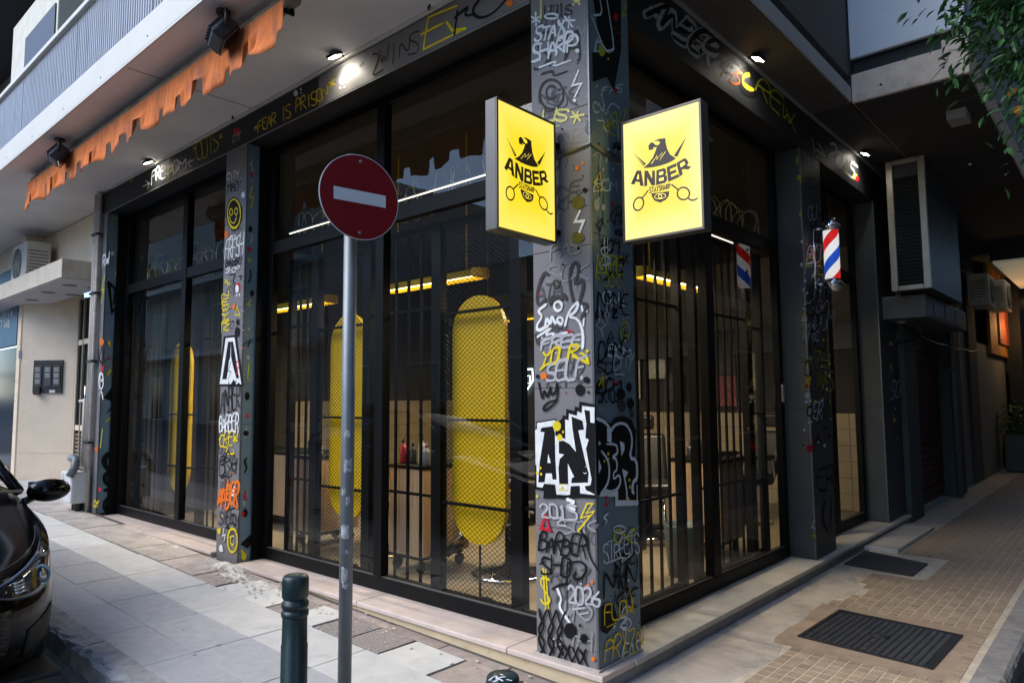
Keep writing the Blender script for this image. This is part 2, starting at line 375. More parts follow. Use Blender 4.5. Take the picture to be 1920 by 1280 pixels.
MH = [(.456, 2.262), (1.225, 2.211), (1.237, 1.436), (.496, 1.525)]
spots = []
for i in range(16):
    for j in range(190):
        x = .40 + i * .0665; y = -1.2 + j * .080
        if x > KERB_X - .19 or x < screed_edge(y) * (1 if y < 3.2 else .2) + .03: continue
        if .36 < x < 1.33 and 1.33 < y < 2.36: continue
        if .0 < x < .74 and 3.55 < y < 4.5: continue
        d = (Vector((x, y, -.1)) - CAM); w = d.dot(FWD)
        u = 960 + FPX * d.dot(RGT) / w; v = 640 - FPX * d.dot(UPV) / w
        vis = -20 < u < 1960 and v < 1300
        spots.append((0 if vis else 1, d.length, x, y))
spots.sort()
far = MB()
for n, (h, dd, x, y) in enumerate(spots):
    if n < 300: inst('tile', pm, pavement, (x, y, -.101 + random.uniform(-.0012, .0012)))
    else: far.box(x - pw / 2, x + pw / 2, y - pd / 2, y + pd / 2, -.112, -.101 + random.uniform(-.001, .001))
far.build('tile_field', PAD, pavement, kind='stuff')
# cement collar round the manhole
mb = MB().add([(.36, 1.32, -.1022), (1.34, 1.29, -.1022), (1.33, 2.36, -.1022), (.34, 2.37, -.1022)], [(0, 1, 2, 3)])
mb.build('cement_collar', M('cement_collar', (.36, .27, .20), .9, var=.2, scale=8, bump=.4, bscale=80), pavement)
for i in range(34):
    o = inst('kerb_stone', km2[i % 3], pavement, (KERB_X, KERB_Y + .65 + i, -.1), rot=(0, 0, math.pi / 2))

# manhole cover
mhc = Vector((.853, 1.858, -.1))
mh = thing('manhole_cover', 'square cast iron manhole cover with waffle pattern set in the tan pavement', 'manhole cover', mhc)
IRON = M('cast_iron', (.045, .047, .05), .45, .6, var=.35, scale=20, bump=.3, bscale=120, rvar=.15)
ax = Vector((.76, -.07, 0)); ay = Vector((.024, .755, 0))
def mq(a, b, z): return mhc + ax * (a - .5) + ay * (b - .5) + Vector((0, 0, z))
mb = MB()
for a0, a1, b0, b1 in ((0, 1, 0, .03), (0, 1, .97, 1), (0, .03, .03, .97), (.97, 1, .03, .97)):
    vs = [mq(a, b, z) for z in (-.02, .006) for a, b in ((a0, b0), (a1, b0), (a1, b1), (a0, b1))]
    mb.add(vs, [(4, 5, 6, 7), (0, 1, 5, 4), (1, 2, 6, 5), (2, 3, 7, 6), (3, 0, 4, 7)])
mb.build('frame', IRON, mh)
vs = [mq(a, b, z) for z in (-.02, -.001) for a, b in ((.035, .035), (.965, .035), (.965, .965), (.035, .965))]
MB().add(vs, [(4, 5, 6, 7)]).build('plate', IRON, mh)
mb = MB()
for i in range(17):
    for j in range(24):
        a0 = .05 + i * .053; b0 = .05 + j * .0375
        if (a0 + .02 - .5) ** 2 + (b0 + .012 - .5) ** 2 < .0045: continue
        if i in (8,) and j % 6 == 0: continue
        vs = [mq(a, b, z) for z, q in ((-.001, 0), (.006, .003)) for a, b in ((a0 + q, b0 + q), (a0 + .037 - q, b0 + q), (a0 + .037 - q, b0 + .024 - q), (a0 + q, b0 + .024 - q))]
        mb.add(vs, [(4, 5, 6, 7), (0, 1, 5, 4), (1, 2, 6, 5), (2, 3, 7, 6), (3, 0, 4, 7)])
mb.build('waffle_studs', IRON, mh, kind='stuff')
MB().lathe(mq(.5, .5, -.001), [(.05, 0), (.05, .007), (.042, .009), (.036, .005), (.02, .005), (.016, .01), (.004, .01)], 16).build('badge', IRON, mh)

# doormat
dm = thing('doormat', 'dark grey rubber doormat lying before the shop door', 'doormat', (.37, 4.05, -.1))
pts = [(.075, 4.42), (.66, 4.2), (.655, 3.65), (.6, 3.635), (.09, 3.715)]
MB().prism([(x, y, -.1) for x, y in pts], (0, 0, .012)).build('mat', M('doormat_rubber', (.05, .052, .053), .9, var=.25, scale=60, bump=.6, bscale=300), dm, .004)
# ================================================================ CORNER BUILDING
bld = thing('corner_building', 'corner building with graffiti covered dark columns, barber shop windows and white balcony slab', 'building', (0, 0, 0))
SOFZ = 4.06
CORE = M('joint_dark', (.02, .02, .022), .8)
TRIM = M('corner_trim', (.12, .13, .14), .35, .5, var=.1)

def clad_column(name, x0, x1, y0, y1, z0, z1, seams_front, seams_side, trim=True, GREY=GREY, SIDE=None):
    SIDE = SIDE or GREY
    c = B(name, CORE, bld, x0 + .006, x1 - .006, y0 + .006, y1, z0, z1)
    zf = [z0 + .002] + seams_front + [z1]
    for a, b in zip(zf, zf[1:]):
        B('cladding_panel', GREY, c, x0, x1 - .009, y0, y0 + .0055, a + .0015, b - .0015, bev=.0012, seg=1)
    zf = [z0 + .002] + seams_side + [z1]
    for a, b in zip(zf, zf[1:]):
        B('cladding_panel', SIDE, c, x1 - .0055, x1, y0 + .009, y1, a + .0015, b - .0015, bev=.0012, seg=1)
    if trim:
        MB().add([(x1 - .012, y0 - .002, z0), (x1 + .002, y0 - .002, z0), (x1 + .002, y0 + .012, z0), (x1 - .012, y0 - .002, z1), (x1 + .002, y0 - .002, z1), (x1 + .002, y0 + .012, z1), (x1 - .012, y0 + .012, z0), (x1 - .012, y0 + .012, z1)],
                 [(0, 1, 4, 3), (1, 2, 5, 4), (0, 3, 7, 6), (2, 6, 7, 5), (3, 4, 5, 7), (0, 6, 2, 1)]).build('edge_trim', TRIM, c, bev=.002)
    return c
GREY_SHADED = M('column_grey_shaded', (.14, .215, .265), .5, spec=.3, var=.08, scale=3, bump=.05, bscale=90)  # column grey with the bluish shade of the side faces put into its colour
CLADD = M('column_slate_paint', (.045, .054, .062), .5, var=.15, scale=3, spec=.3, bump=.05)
sz = lambda *pts: sorted(PY(u, v).z for u, v in pts)
col1 = clad_column('corner_column', -.415, 0, 0, .41, .004, SOFZ, sz((1060, 210), (1060, 466), (1060, 727), (1060, 992)), [1.0, 1.88, 2.30, 2.8], SIDE=GREY_SHADED)
col2 = clad_column('column', -4.22, -3.82, 0, .24, -.02, 3.765, sz((430, 420), (430, 580), (425, 740), (420, 905)), [1.2, 2.3], SIDE=GREY_SHADED)
col3 = clad_column('column', -7.55, -7.33, 0, .30, .06, 3.765, [1.2, 2.3], [1.3, 2.5], SIDE=GREY_SHADED)
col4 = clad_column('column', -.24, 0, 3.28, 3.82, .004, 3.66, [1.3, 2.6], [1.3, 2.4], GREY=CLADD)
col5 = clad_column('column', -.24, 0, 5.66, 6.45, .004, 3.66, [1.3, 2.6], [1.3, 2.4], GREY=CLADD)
for c, n in ((col2, 'grey clad column with smiley and large letter A between the two left bays'), (col1, 'grey clad corner column covered in graffiti')): c['label'] = n
# strap with a sagging cover plate round the corner column, and a torn bit of cladding
mb = MB(); zb = 2.80
for i in range(10):
    a = -.417 + i * .0465; mb.v += [(a, -.004, zb - .012 - .02 * math.sin(i / 9 * math.pi)), (a, -.010, zb - .018 - .02 * math.sin(i / 9 * math.pi)), (a, -.004, zb)]
for i in range(9):
    k = 3 * i
    mb.f += [(k, k + 3, k + 4, k + 1), (k + 1, k + 4, k + 5, k + 2)]; mb.sm += [True] * 2
mb.build('strap', TRIM, col1)
mb = MB()
for i in range(9):
    a = -.004 + i * .0515; mb.v += [(.004, a, zb - .012 - .03 * math.sin(i / 8 * math.pi)), (.010, a, zb - .018 - .03 * math.sin(i / 8 * math.pi)), (.004, a, zb)]
for i in range(8):
    k = 3 * i
    mb.f += [(k, k + 3, k + 4, k + 1), (k + 1, k + 4, k + 5, k + 2)]; mb.sm += [True] * 2
mb.build('strap', TRIM, col1)
mort = M('base_mortar', (.42, .37, .33), .9, var=.2, scale=20, bump=.5)
MB().box(-.428, .012, -.016, .42, -.012, .012).build('mortar_foot', mort, col1, .005)

# fascia boards
fl = B('fascia', CHAR, bld, -7.55, -.418, -.002, .245, 3.768, 4.035, .003); fl['label'] = 'dark lettered fascia along the left street'
fr = B('fascia', CHAR, bld, -.245, .002, .413, 6.45, 3.663, 4.035, .003); fr['label'] = 'dark lettered fascia along the right passage'
fb = M('fascia_grey', (.16, .155, .15), .5, var=.1)
B('fascia_grey_end', fb, fl, -2.66, -.42, -.0045, -.002, 3.775, 4.028)
B('fascia_edge', M('fascia_lip', (.3, .3, .3), .4, .3), fl, -7.5, -.42, -.008, -.0025, 3.760, 3.767)
B('conduit_trim', SLABW, bld, -7.2, -.42, -.03, -.004, 4.037, 4.058)
B('conduit_trim', M('right_trim', (.3, .31, .32), .6), bld, .004, .03, .42, 6.4, 4.037, 4.058)
for x in (-4.05, -1.3): MB().tube([(x, -.02, 4.05), (x + .02, -.05, 4.045), (x + .05, -.06, 4.05)], .008, 6).build('cable_clip', BLACKP, bld)

# balcony slab, soffit, upper storey
slabL = B('balcony_slab', SLABW, bld, -16, .372, -1.11, -.01, 4.072, 4.31, .006); slabL['label'] = 'white balcony slab edge with drip holes'
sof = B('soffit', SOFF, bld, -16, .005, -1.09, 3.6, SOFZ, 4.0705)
B('soffit', M('soffit_shaded', (.10, .092, .085), .9, var=.12), bld, .006, .36, -1.09, 3.6, SOFZ + .001, 4.0705)  # same soffit in a darker tone: shade of the right side put into its colour
B('slab_lip', SLABW, bld, -16, .372, -1.11, -1.092, 4.055, 4.071)
band = B('slab_band', M('band_plaster', (.5, .51, .52), .8, var=.1, bump=.1), bld, .05, .372, -.008, 3.598, 4.072, 4.215, .004)
STUC = M('dark_stucco', (.13, .13, .125), .95, var=.3, scale=45, bump=.9, bscale=160)
upw = B('upper_wall', STUC, bld, -16, .358, .0, 13, 4.32, 11.5)
for k in range(16):
    x = -.3 - k * .98; MB().lathe((x, -1.1105, 4.13 + .01 * (k % 2)), [(.007, 0), (.007, .003)], 8, (0, -1, 0)).build('drip_hole', BLACKP, slabL)
mb = MB().box(-3.72, -3.712, -1.08, -.03, 4.0585, 4.0597); mb.build('soffit_seam', CORE, sof)
# corrugated balustrade
COR = M('corrugated_sheet', (.50, .495, .50), .45, .35, var=.12, scale=3, stretch=(12, 1, .4), dirt=(.3, .3, .32), dscale=4)
def corrugated(x0, x1, y, z0, z1, name):
    m2 = MB(); n = int((x1 - x0) / .0125)
    for i in range(n + 1):
        x = x0 + (x1 - x0) * i / n; yy_ = y + (.011 if i % 4 in (1, 2) else -.011)
        m2.v += [(x, yy_, z0), (x, yy_, z1)]
    m2.f = [(2 * i, 2 * i + 2, 2 * i + 3, 2 * i + 1) for i in range(n)]; m2.sm = [False] * n
    o = m2.build(name, COR, bal); md = o.modifiers.new('s', 'SOLIDIFY'); md.thickness = .002
    return o
bal = empty('balustrade', bld, (-6, -1.05, 4.3))
for i in range(8): corrugated(-14 + i * 1.78, -14 + (i + 1) * 1.78 - .012, -1.04, 4.37, 5.0, 'corrugated_panel')
B('handrail', SLABW, bal, -16, .33, -1.09, -1.0, 5.0, 5.05, .006)
B('bottom_rail', STEEL, bal, -16, .33, -1.065, -1.02, 4.345, 4.368)
for i in range(12): B('post', STEEL, bal, -15 + i * 1.3, -14.965 + i * 1.3, -1.015, -.985, 4.31, 5.0)
# upper storey openings on the left street
SHUT = M('dark_shutter', (.05, .055, .06), .6, var=.2)
for x in (-13.2, -10.4, -7.6, -4.6, -1.8):
    w = empty('balcony_door', upw, (x, 0, 4.32))
    B('frame', SLABW, w, x - .62, x + .62, -.03, -.003, 4.33, 6.7); B('shutter', SHUT, w, x - .55, x - .01, -.045, -.031, 4.36, 6.63); B('shutter', SHUT, w, x + .01, x + .55, -.045, -.031, 4.36, 6.63)
upb = B('upper_balcony', CHAR, bld, -16, .37, -1.15, -.005, 7.2, 7.42)
B('upper_balcony', SLABW, bld, -16, .37, -1.15, -.005, 10.2, 10.42)
# projecting storeys above the passage
CONC = M('raw_concrete_edge', (.74, .62, .50), .9, var=.14, scale=5, bump=.5, bscale=40, dirt=(.42, .36, .30), dscale=5, dlo=.5, dhi=.8)
ps = B('projecting_slab', CONC, bld, .374, 1.282, 3.6, 24, SOFZ, 4.33, .012); ps['label'] = 'cracked raw concrete slab edge over the passage'
B('passage_soffit', M('dark_soffit', (.045, .045, .045), .9, var=.2), ps, .39, 1.27, 3.625, 23.9, SOFZ - .008, SOFZ - .001)  # dark sheet added under the concrete slab, passage shade put into its colour
B('patch_block', CONC, ps, 1.09, 1.275, 3.62, 3.8, 4.33, 4.41, .01)
for x in (.62, 1.1): MB().lathe((x, 3.5995, 4.16), [(.012, 0), (.012, .003)], 8, (0, -1, 0)).build('drip_hole', BLACKP, ps)
mb = MB().tube([(1.27, 3.598, 4.30), (1.2, 3.597, 4.28), (1.15, 3.597, 4.29), (1.13, 3.597, 4.2), (1.05, 3.597, 4.12), (1.0, 3.597, 4.07)], .0022, 5); mb.build('crack', BLACKP, ps)
B('recess', CHAR, bld, .374, 1.25, 3.68, 3.9, 4.33, 4.478)
B('parapet_panel', M('parapet_white', (.66, .71, .76), .5, var=.05, scale=2), bld, .376, 1.27, 3.605, 3.65, 4.478, 5.75, .004)
B('side_wall', M('blue_grey_plaster', (.26, .31, .34), .85, var=.12, scale=2, bump=.2), bld, .36, 1.278, 3.9, 24, 4.34, 11.5)
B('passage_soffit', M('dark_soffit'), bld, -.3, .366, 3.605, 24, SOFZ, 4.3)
fx = B('junction_box', M('grey_box', (.34, .35, .36), .6), bld, .98, 1.14, 4.35, 4.6, SOFZ - .1, SOFZ - .010, .006)

# sills and plinths
def sill_piece(x0, x1, y0, y1, z0, z1, mat, par): return B('marble_slab', mat, par, x0, x1, y0, y1, z0, z1, .007)
silL = B('plinth', CREAM, bld, -3.9, .0, -.022, .2, -.2, -.0335)
for a, b in ((-.60, .052), (-2.02, -.604), (-3.78, -2.024)): sill_piece(a, b, -.046, .262, -.033, .0, MARBLE, silL)
silB = B('plinth', CREAM, bld, -7.3, -4.22, -.03, .2, -.2, .008)
for a, b in ((-5.6, -4.222), (-7.28, -5.604)): sill_piece(a, b, -.05, .262, .01, .04, MARBLE, silB)
RISE = M('grey_riser', (.30, .32, .34), .85, var=.18, scale=9, bump=.3, bscale=50, dirt=(.17, .18, .2), dscale=4, dlo=.5, dhi=.7)
silR = B('plinth', RISE, bld, -.2, .036, .0, 6.5, -.2, -.0335)
for a, b in ((.266, 1.4), (1.404, 3.262), (3.266, 4.8), (4.804, 6.45)): sill_piece(-.262, .058, a, b, -.033, .0, MARBLE2, silR)
stp = B('low_step', MARBLE2, bld, .040, .345, 4.52, 6.15, -.11, -.062, .008)

# window bays
def bay(name, side, a0, a1, mulls, z0, tr, ztop, label, rails=True):
    w = empty(name, bld, ((a0 + a1) / 2, .22, 0) if side == 'L' else (-.22, (a0 + a1) / 2, 0)); w['label'] = label
    def bx(nm, mat, p0, p1, d0, d1, q0, q1, bev=.003):
        if side == 'L': return B(nm, mat, w, p0, p1, .22 + d0, .22 + d1, q0, q1, bev)
        return B(nm, mat, w, -.22 - d1, -.22 - d0, p0, p1, q0, q1, bev)
    J = .075
    bx('jamb', BLACKM, a0, a0 + J, 0, .06, z0, ztop); bx('jamb', BLACKM, a1 - J, a1, 0, .06, z0, ztop)
    bx('bottom_rail', BLACKM, a0 + J + .002, a1 - J - .002, 0, .06, z0 + .002, z0 + .1)
    bx('rail_bead', M('bead_steel', (.16, .165, .165), .35, .6), a0 + J + .002, a1 - J - .002, .008, .02, z0 + .101, z0 + .108, 0)
    bx('head', BLACKM, a0 + J + .002, a1 - J - .002, 0, .06, ztop - .1, ztop)
    ed = [a0 + J] + [e for m in mulls for e in m] + [a1 - J]
    for m in mulls: bx('mullion', BLACKM, m[0], m[1], -.012, .06, z0 + .109, ztop - .102)
    for i in range(0, len(ed), 2):
        p0, p1 = ed[i] + .001, ed[i + 1] - .001
        bx('transom', BLACKM, p0, p1, -.006, .055, tr, tr + .115)
        bx('pane', PANE, p0 + .002, p1 - .002, .025, .033, z0 + .109, tr - .001, 0)
        bx('pane', PANE, p0 + .002, p1 - .002, .025, .033, tr + .116, ztop - .102, 0)
    return w
bayA = bay('window_bay', 'L', -3.80, -.418, [(-2.17, -2.075)], .002, 2.745, 3.80, 'wide shop window bay beside the corner column')
bayB = bay('window_bay', 'L', -7.30, -4.23, [(-5.63, -5.52)], .042, 2.745, 3.80, 'shop window bay between the two left columns')
bayC = bay('window_bay', 'R', .413, 3.27, [(1.77, 1.89)], .002, 2.70, 3.70, 'dark shop window bay on the right passage')
bayD = bay('window_bay', 'R', 3.83, 5.65, [(4.55, 4.68)], .002, 2.70, 3.70, 'glazed shop door bay behind the barber pole')
# dark steel angles beside the columns, inner reveal
B('reveal', BLACKM, bld, -3.815, -3.802, .12, .24, -.0, 3.76); B('reveal', BLACKM, bld, -7.325, -7.302, .12, .3, .045, 3.76)
B('door_chime', M('chime_grey', (.35, .35, .35), .5), bld, -.219, -.205, 3.2, 3.255, 1.36, 1.52, .008)

# the room behind the glass
FLOOR = M('shop_floor', (.27, .22, .155), .5, var=.2, scale=35, bump=.05, dirt=(.2, .16, .11), dscale=2)
B('shop_floor', FLOOR, bld, -7.0, -.285, .285, 6.3, -.08, -.004)
DARKC = M('dark_ceiling', (.02, .021, .022), .8)
B('shop_ceiling', DARKC, bld, -7.3, -.25, .25, 6.3, 3.82, 3.9)
BROWN = M('brown_wall', (.032, .027, .025), .8, var=.2, scale=3)
TILE = M('beige_tile', (.42, .34, .22), .3, var=.06, scale=3, rnd=.07)
wb = B('back_wall', BROWN, bld, -7.2, -.3, 6.3, 6.4, -.05, 3.85); wl = B('side_wall_inside', BROWN, bld, -7.3, -7.2, .3, 6.3, -.05, 3.85)
B('wall_beam', BLACKP, bld, -7.1, -.3, 6.2, 6.29, 2.0, 2.35)
B('pale_wall_zone', M('tan_brick', (.20, .17, .12), .8, var=.25, scale=8), wb, -7.1, -.3, 6.27, 6.299, 2.36, 3.3)
tm = mesh_of(MB().box(-.097, .097, 0, .012, -.097, .097), 'tile', TILE)
for i in range(34):
    for j in range(6): inst('wall_tile', tm, wb, (-.45 - i * .2, 6.287, .1 + j * .2))
for i in range(11, 29):
    for j in range(7): inst('wall_tile', tm, wl, (-7.188, .45 + i * .2, .1 + j * .2), math.pi / 2)
# ================================================================ INTERIOR THINGS
LAMPY = M('lamp_yellow', (.75, .52, .02), .45)
def lamp_bar(label, p0, p1, z, energy, cord_top=3.8):
    p0 = Vector((*p0, z)); p1 = Vector((*p1, z)); d = (p1 - p0).normalized(); n = Vector((-d.y, d.x, 0)); L = (p1 - p0).length; c = (p0 + p1) / 2
    t = thing('pendant_lamp', label, 'lamp', c, 'yellow pendant lamps hanging in the barber shop')
    mb = MB()     # open channel: top + two sloped sides, rounded ends
    prof = [(-.095, -.045), (-.035, .03), (.035, .03), (.095, -.045), (.089, -.045), (.032, .024), (-.032, .024), (-.089, -.045)]
    k = len(prof); st = [p0, p1]
    for s in st: mb.v += [tuple(s + n * a + Vector((0, 0, b))) for a, b in prof]
    mb.f = [(i, (i + 1) % k, k + (i + 1) % k, k + i) for i in range(k)]; mb.sm = [False] * k
    mb.build('channel', LAMPY, t)
    for s, sg in ((p0, -1), (p1, 1)):
        m2 = MB(); pts = [s + n * (.095 * math.cos(a)) + d * (sg * .095 * math.sin(a)) for a in [math.pi * q / 8 for q in range(9)]]
        m2.prism([q + Vector((0, 0, -.045)) for q in pts], (0, 0, .075)).build('end_cap', LAMPY, t)
    MB().tube([p0 + Vector((0, 0, -.012)), p1 + Vector((0, 0, -.012))], .015, 10).build('led_tube', M('led_tube', (1, .86, .55), emit=5.0), t)
    for q in (.12, .88):
        P = p0 + (p1 - p0) * q
        m2 = MB()
        zz = z + .03
        while zz < cord_top - .02:
            m2.tube([P + Vector((0, 0, zz - z)), P + Vector((.004, 0, zz - z + .03))], .006, 5); zz += .034
        m2.build('hanging_chain', LAMPY, t)
    a = lamp_light('lamp_glow', 'AREA', t, c + Vector((0, 0, -.07)), energy, (1, .83, .55), L, .06, aim=(0, 0, -1))
    a.rotation_euler.z = math.atan2(d.y, d.x)
    return t
lamp_bar('yellow pendant lamp bar hanging in the middle of the big left window', (-3.30, 1.22), (-2.05, 1.22), 2.50, 22)
lamp_bar('yellow pendant lamp bar hanging behind the no entry sign', (-5.6, 1.22), (-4.3, 1.22), 2.50, 22)
lamp_bar('yellow pendant lamp bar half hidden behind the corner column', (-1.15, 1.22), (-.6, 1.22), 2.50, 7)
lamp_bar('yellow pendant lamp bar seen through the right window', (-1.0, 2.15), (-1.0, 3.42), 2.50, 15)
lamp_bar('yellow pendant lamp bar deep in the room', (-5.4, 4.6), (-3.4, 4.6), 2.60, 8)
# LED strips along the ceiling edge
LEDW = M('led_strip', (1, .9, .7), emit=1.0)
for nm, a, b in (('white LED strip running above the bars of the left window', (-3.65, .345, 2.95), (-.5, .345, 2.95)), ('white LED strip glowing above the bars of the right window', (-.62, .6, 2.86), (-.62, 3.2, 2.86)), ('thin LED strip hanging behind the bars of the big left window', (-3.4, 1.1, 2.92), (-.9, 1.1, 2.92))):
    a, b = Vector(a), Vector(b)
    t = thing('led_strip', nm, 'light strip', (a + b) / 2)
    MB().tube([a, b], .005, 6).build('strip', LEDW, t)
    h = Vector((.02, .02, 0)); mn = Vector((min(a.x, b.x), min(a.y, b.y), a.z + .009)); mxx = Vector((max(a.x, b.x), max(a.y, b.y), a.z + .1))
    B('batten', BLACKM, t, mn.x - .012, mxx.x + .012, mn.y - .012, mxx.y + .012, mn.z, mn.z + .03)

# security screens behind the windows
BAR = M('bar_metal', (.0035, .0037, .004), .5, spec=.1)
MESH = M('mesh_metal', (.010, .010, .009), .5, spec=.2)
def screen(label, side, a0, a1, d, bars=None, z0=.0, z1=2.72):
    def wp(a, dd, z): return (a, dd, z) if side == 'L' else (-dd, a, z)
    t = thing('security_screen', label, 'security screen', wp((a0 + a1) / 2, d, z0))
    def bx(nm, p0, p1, q0, q1, w=.02, mat=BAR):
        if side == 'L': return B(nm, mat, t, p0, p1, d - w, d + w, q0, q1)
        return B(nm, mat, t, -d - w, -d + w, p0, p1, q0, q1)
    bx('post', a0, a0 + .05, z0, z1, .032); bx('post', a1 - .05, a1, z0, z1, .032)
    bx('top_rail', a0 + .051, a1 - .051, z1 - .05, z1, .02); bx('foot_rail', a0 + .051, a1 - .051, z0 + .02, z0 + .06, .02)
    if bars:
        n = max(1, round((a1 - a0 - .1) / bars)); s = (a1 - a0 - .1) / n
        for i in range(1, n):
            a = a0 + .05 + i * s; bx('bar', a - .010, a + .010, z0 + .061, z1 - .051, .008)
        bx('cross_rail', a0 + .051, a1 - .051, .69, .71, .009); bx('cross_rail', a0 + .051, a1 - .051, 2.08, 2.10, .009)
    else:
        for z in (.66, 1.25, 2.02): bx('cross_rail', a0 + .051, a1 - .051, z, z + .018, .018)
        m2 = MB(); A0, A1, Z0, Z1 = a0 + .05, a1 - .05, z0 + .06, z1 - .05; W = A1 - A0; H = Z1 - Z0; p = .034; sl = .72    # diamonds
        for sgn in (1, -1):
            k = -int(W * sl / (p * sl)) - 2
            c = -W * sl
            while c < H + W * sl:
                # line z = c + sl*a   (or mirrored)
                pts = []
                for a in (0, W):
                    pts.append((a, c + sl * a))
                (xa, za), (xb, zb) = pts
                if zb > 0 and za < H:
                    if za < 0: xa, za = xa + (0 - za) / sl, 0
                    if zb > H: xb, zb = xb - (zb - H) / sl, H
                    if xb - xa > .004:
                        q = .0020
                        if sgn < 0: xa2, xb2 = W - xa, W - xb
                        else: xa2, xb2 = xa, xb
                        dd = d + (.003 if sgn > 0 else -.003)
                        v4 = [wp(A0 + xa2, dd, Z0 + za - q), wp(A0 + xb2, dd, Z0 + zb - q), wp(A0 + xb2, dd, Z0 + zb + q), wp(A0 + xa2, dd, Z0 + za + q)]
                        v5 = [wp(A0 + xa2, dd + .002, Z0 + za - q), wp(A0 + xb2, dd + .002, Z0 + zb - q), wp(A0 + xb2, dd + .002, Z0 + zb + q), wp(A0 + xa2, dd + .002, Z0 + za + q)]
                        m2.add(v4 + v5, [(0, 1, 2, 3), (7, 6, 5, 4), (0, 4, 5, 1), (3, 2, 6, 7)])
                c += p
        m2.build('wire_mesh', MESH, t, kind='stuff', fix=False)
    return t
screen('barred black screen at the far left of the big window', 'L', -3.72, -3.28, .42, .135)
screen('diamond mesh screen before the yellow panel beside the sign pole', 'L', -3.28, -2.52, .42)
screen('barred black screen in the middle of the big window', 'L', -2.52, -1.68, .42, .15)
screen('diamond mesh screen before the yellow panel near the corner column', 'L', -1.68, -.90, .42)
screen('narrow barred black screen next to the corner column', 'L', -.90, -.47, .42, .135)
screen('barred black screen at the left of the far bay', 'L', -7.2, -6.5, .42, .15)
screen('diamond mesh screen in the far bay', 'L', -6.5, -5.5, .42)
screen('barred black screen at the right of the far bay', 'L', -5.5, -4.3, .42, .135)
screen('barred black screen in the right window beside the corner', 'R', .50, 1.72, .42, .14)
screen('barred black screen inside the right door leaf', 'R', 1.92, 2.95, .42, .14)
screen('diamond mesh screen at the end of the right window', 'R', 2.95, 3.26, .42)

CAPS = M('capsule_yellow', (.95, .60, .006), .4, var=.05)
def capsule(label, xc, z0, z1, w=.52, y=.50):
    t = thing('capsule_panel', label, 'yellow panel', (xc, y, z0), 'yellow capsule boards behind the mesh')
    r = w / 2; pts = []
    for k in range(25): a = math.pi * k / 24; pts.append((xc + r * math.cos(a), y, z1 - r + r * math.sin(a)))
    for k in range(25): a = math.pi + math.pi * k / 24; pts.append((xc + r * math.cos(a), y, z0 + r + r * math.sin(a)))
    MB().prism(pts, (0, .035, 0)).build('board', CAPS, t)
    MB().tube([(xc, y + .02, z0 + .02), (xc, y + .02, .01)], .008, 6).build('stem', BLACKM, t)
    MB().lathe((xc, y + .02, 0), [(.09, 0), (.09, .01), (.012, .02)], 16).build('base', BLACKM, t)
capsule('yellow capsule board behind mesh, nearest the corner column', -1.36, .39, 2.15)
capsule('yellow capsule board behind mesh, crossed by the sign pole', -2.93, .40, 2.15)
capsule('yellow capsule board behind mesh in the far left bay', -6.26, .36, 2.11, .54)

WOOD = M('wood_board', (.40, .27, .16), .55, var=.28, scale=3, stretch=(9, 9, .5), bump=.05, dirt=(.26, .17, .10), dscale=4)
def cabinet(label, x0, x1, y0, y1, z1=.84):
    t = thing('barber_cabinet', label, 'cabinet', ((x0 + x1) / 2, (y0 + y1) / 2, 0))
    n = 3; w = (x1 - x0) / n
    B('carcass', BLACKM, t, x0 + .01, x1 - .001, y0 + .012, y1, .14, z1 - .03)
    for i in range(n): B('front_board', WOOD, t, x0 + i * w + .002, x0 + (i + 1) * w - .002, y0 - .006, y0 + .011, .14, z1 - .032, .002)
    for i in range(2): B('side_board', WOOD, t, x1, x1 + .016, y0 + .012 + i * (y1 - y0 - .012) / 2, y0 + .010 + (i + 1) * (y1 - y0 - .012) / 2, .14, z1 - .032, .002)
    B('top', BLACKM, t, x0 - .02, x1 + .03, y0 - .02, y1 + .02, z1 - .03, z1, .006)
    B('foot_frame', BLACKM, t, x0 + .03, x1 - .03, y0 + .03, y1 - .03, .105, .139)
    for cx in (x0 + .05, x1 - .05):
        for cyy in (y0 + .05, y1 - .05): MB().lathe((cx - .012, cyy, .05), [(.03, 0), (.05, .004), (.05, .02), (.03, .024)], 14, (1, 0, 0)).build('castor', BLACKP, t)
    return t
cabinet('wood fronted trolley cabinet with bottles in the middle of the big window', -2.62, -2.22, .72, 1.25, .87)
cabinet('wood fronted trolley cabinet at the left end of the big window', -4.15, -3.80, .75, 1.25, .87)
cabinet('wood fronted trolley cabinet behind the right window bars', -1.07, -.62, 2.72, 3.2, .86)
cabinet('slatted wood cabinet at the right of the far bay', -6.0, -4.7, 1.1, 1.6, .84)
def bottle(label, x, y, z, r, h, mat, cap=BLACKP, pump=False):
    t = thing('bottle', label, 'bottle', (x, y, z))
    MB().lathe((x, y, z), [(r * .95, 0), (r, .01), (r, h * .55), (r * .8, h * .66), (r * .35, h * .74), (r * .35, h * .8)], 14).build('body', mat, t)
    MB().lathe((x, y, z + h * .8), [(r * .42, 0), (r * .42, h * .08), (r * .2, h * .1), (r * .2, h * .2)], 10).build('cap', cap, t)
    if pump: MB().tube([(x, y, z + h), (x + .02, y - .02, z + h + .004), (x + .045, y - .03, z + h - .01)], .006, 6).build('nozzle', cap, t)
RED = M('red_plastic', (.35, .02, .04), .3); SMK = M('smoke_plastic', (.03, .035, .04), .2); WHT = M('white_plastic', (.7, .7, .68), .4); CLR = M('pale_plastic', (.42, .4, .33), .15)
TEAL = M('teal_plastic', (.02, .12, .16), .3)
bottle('red pump bottle on the trolley in the big window', -2.54, .8, .87, .034, .22, RED, pump=True)
bottle('dark squeeze bottle beside the red pump bottle', -2.45, .83, .87, .03, .19, SMK)
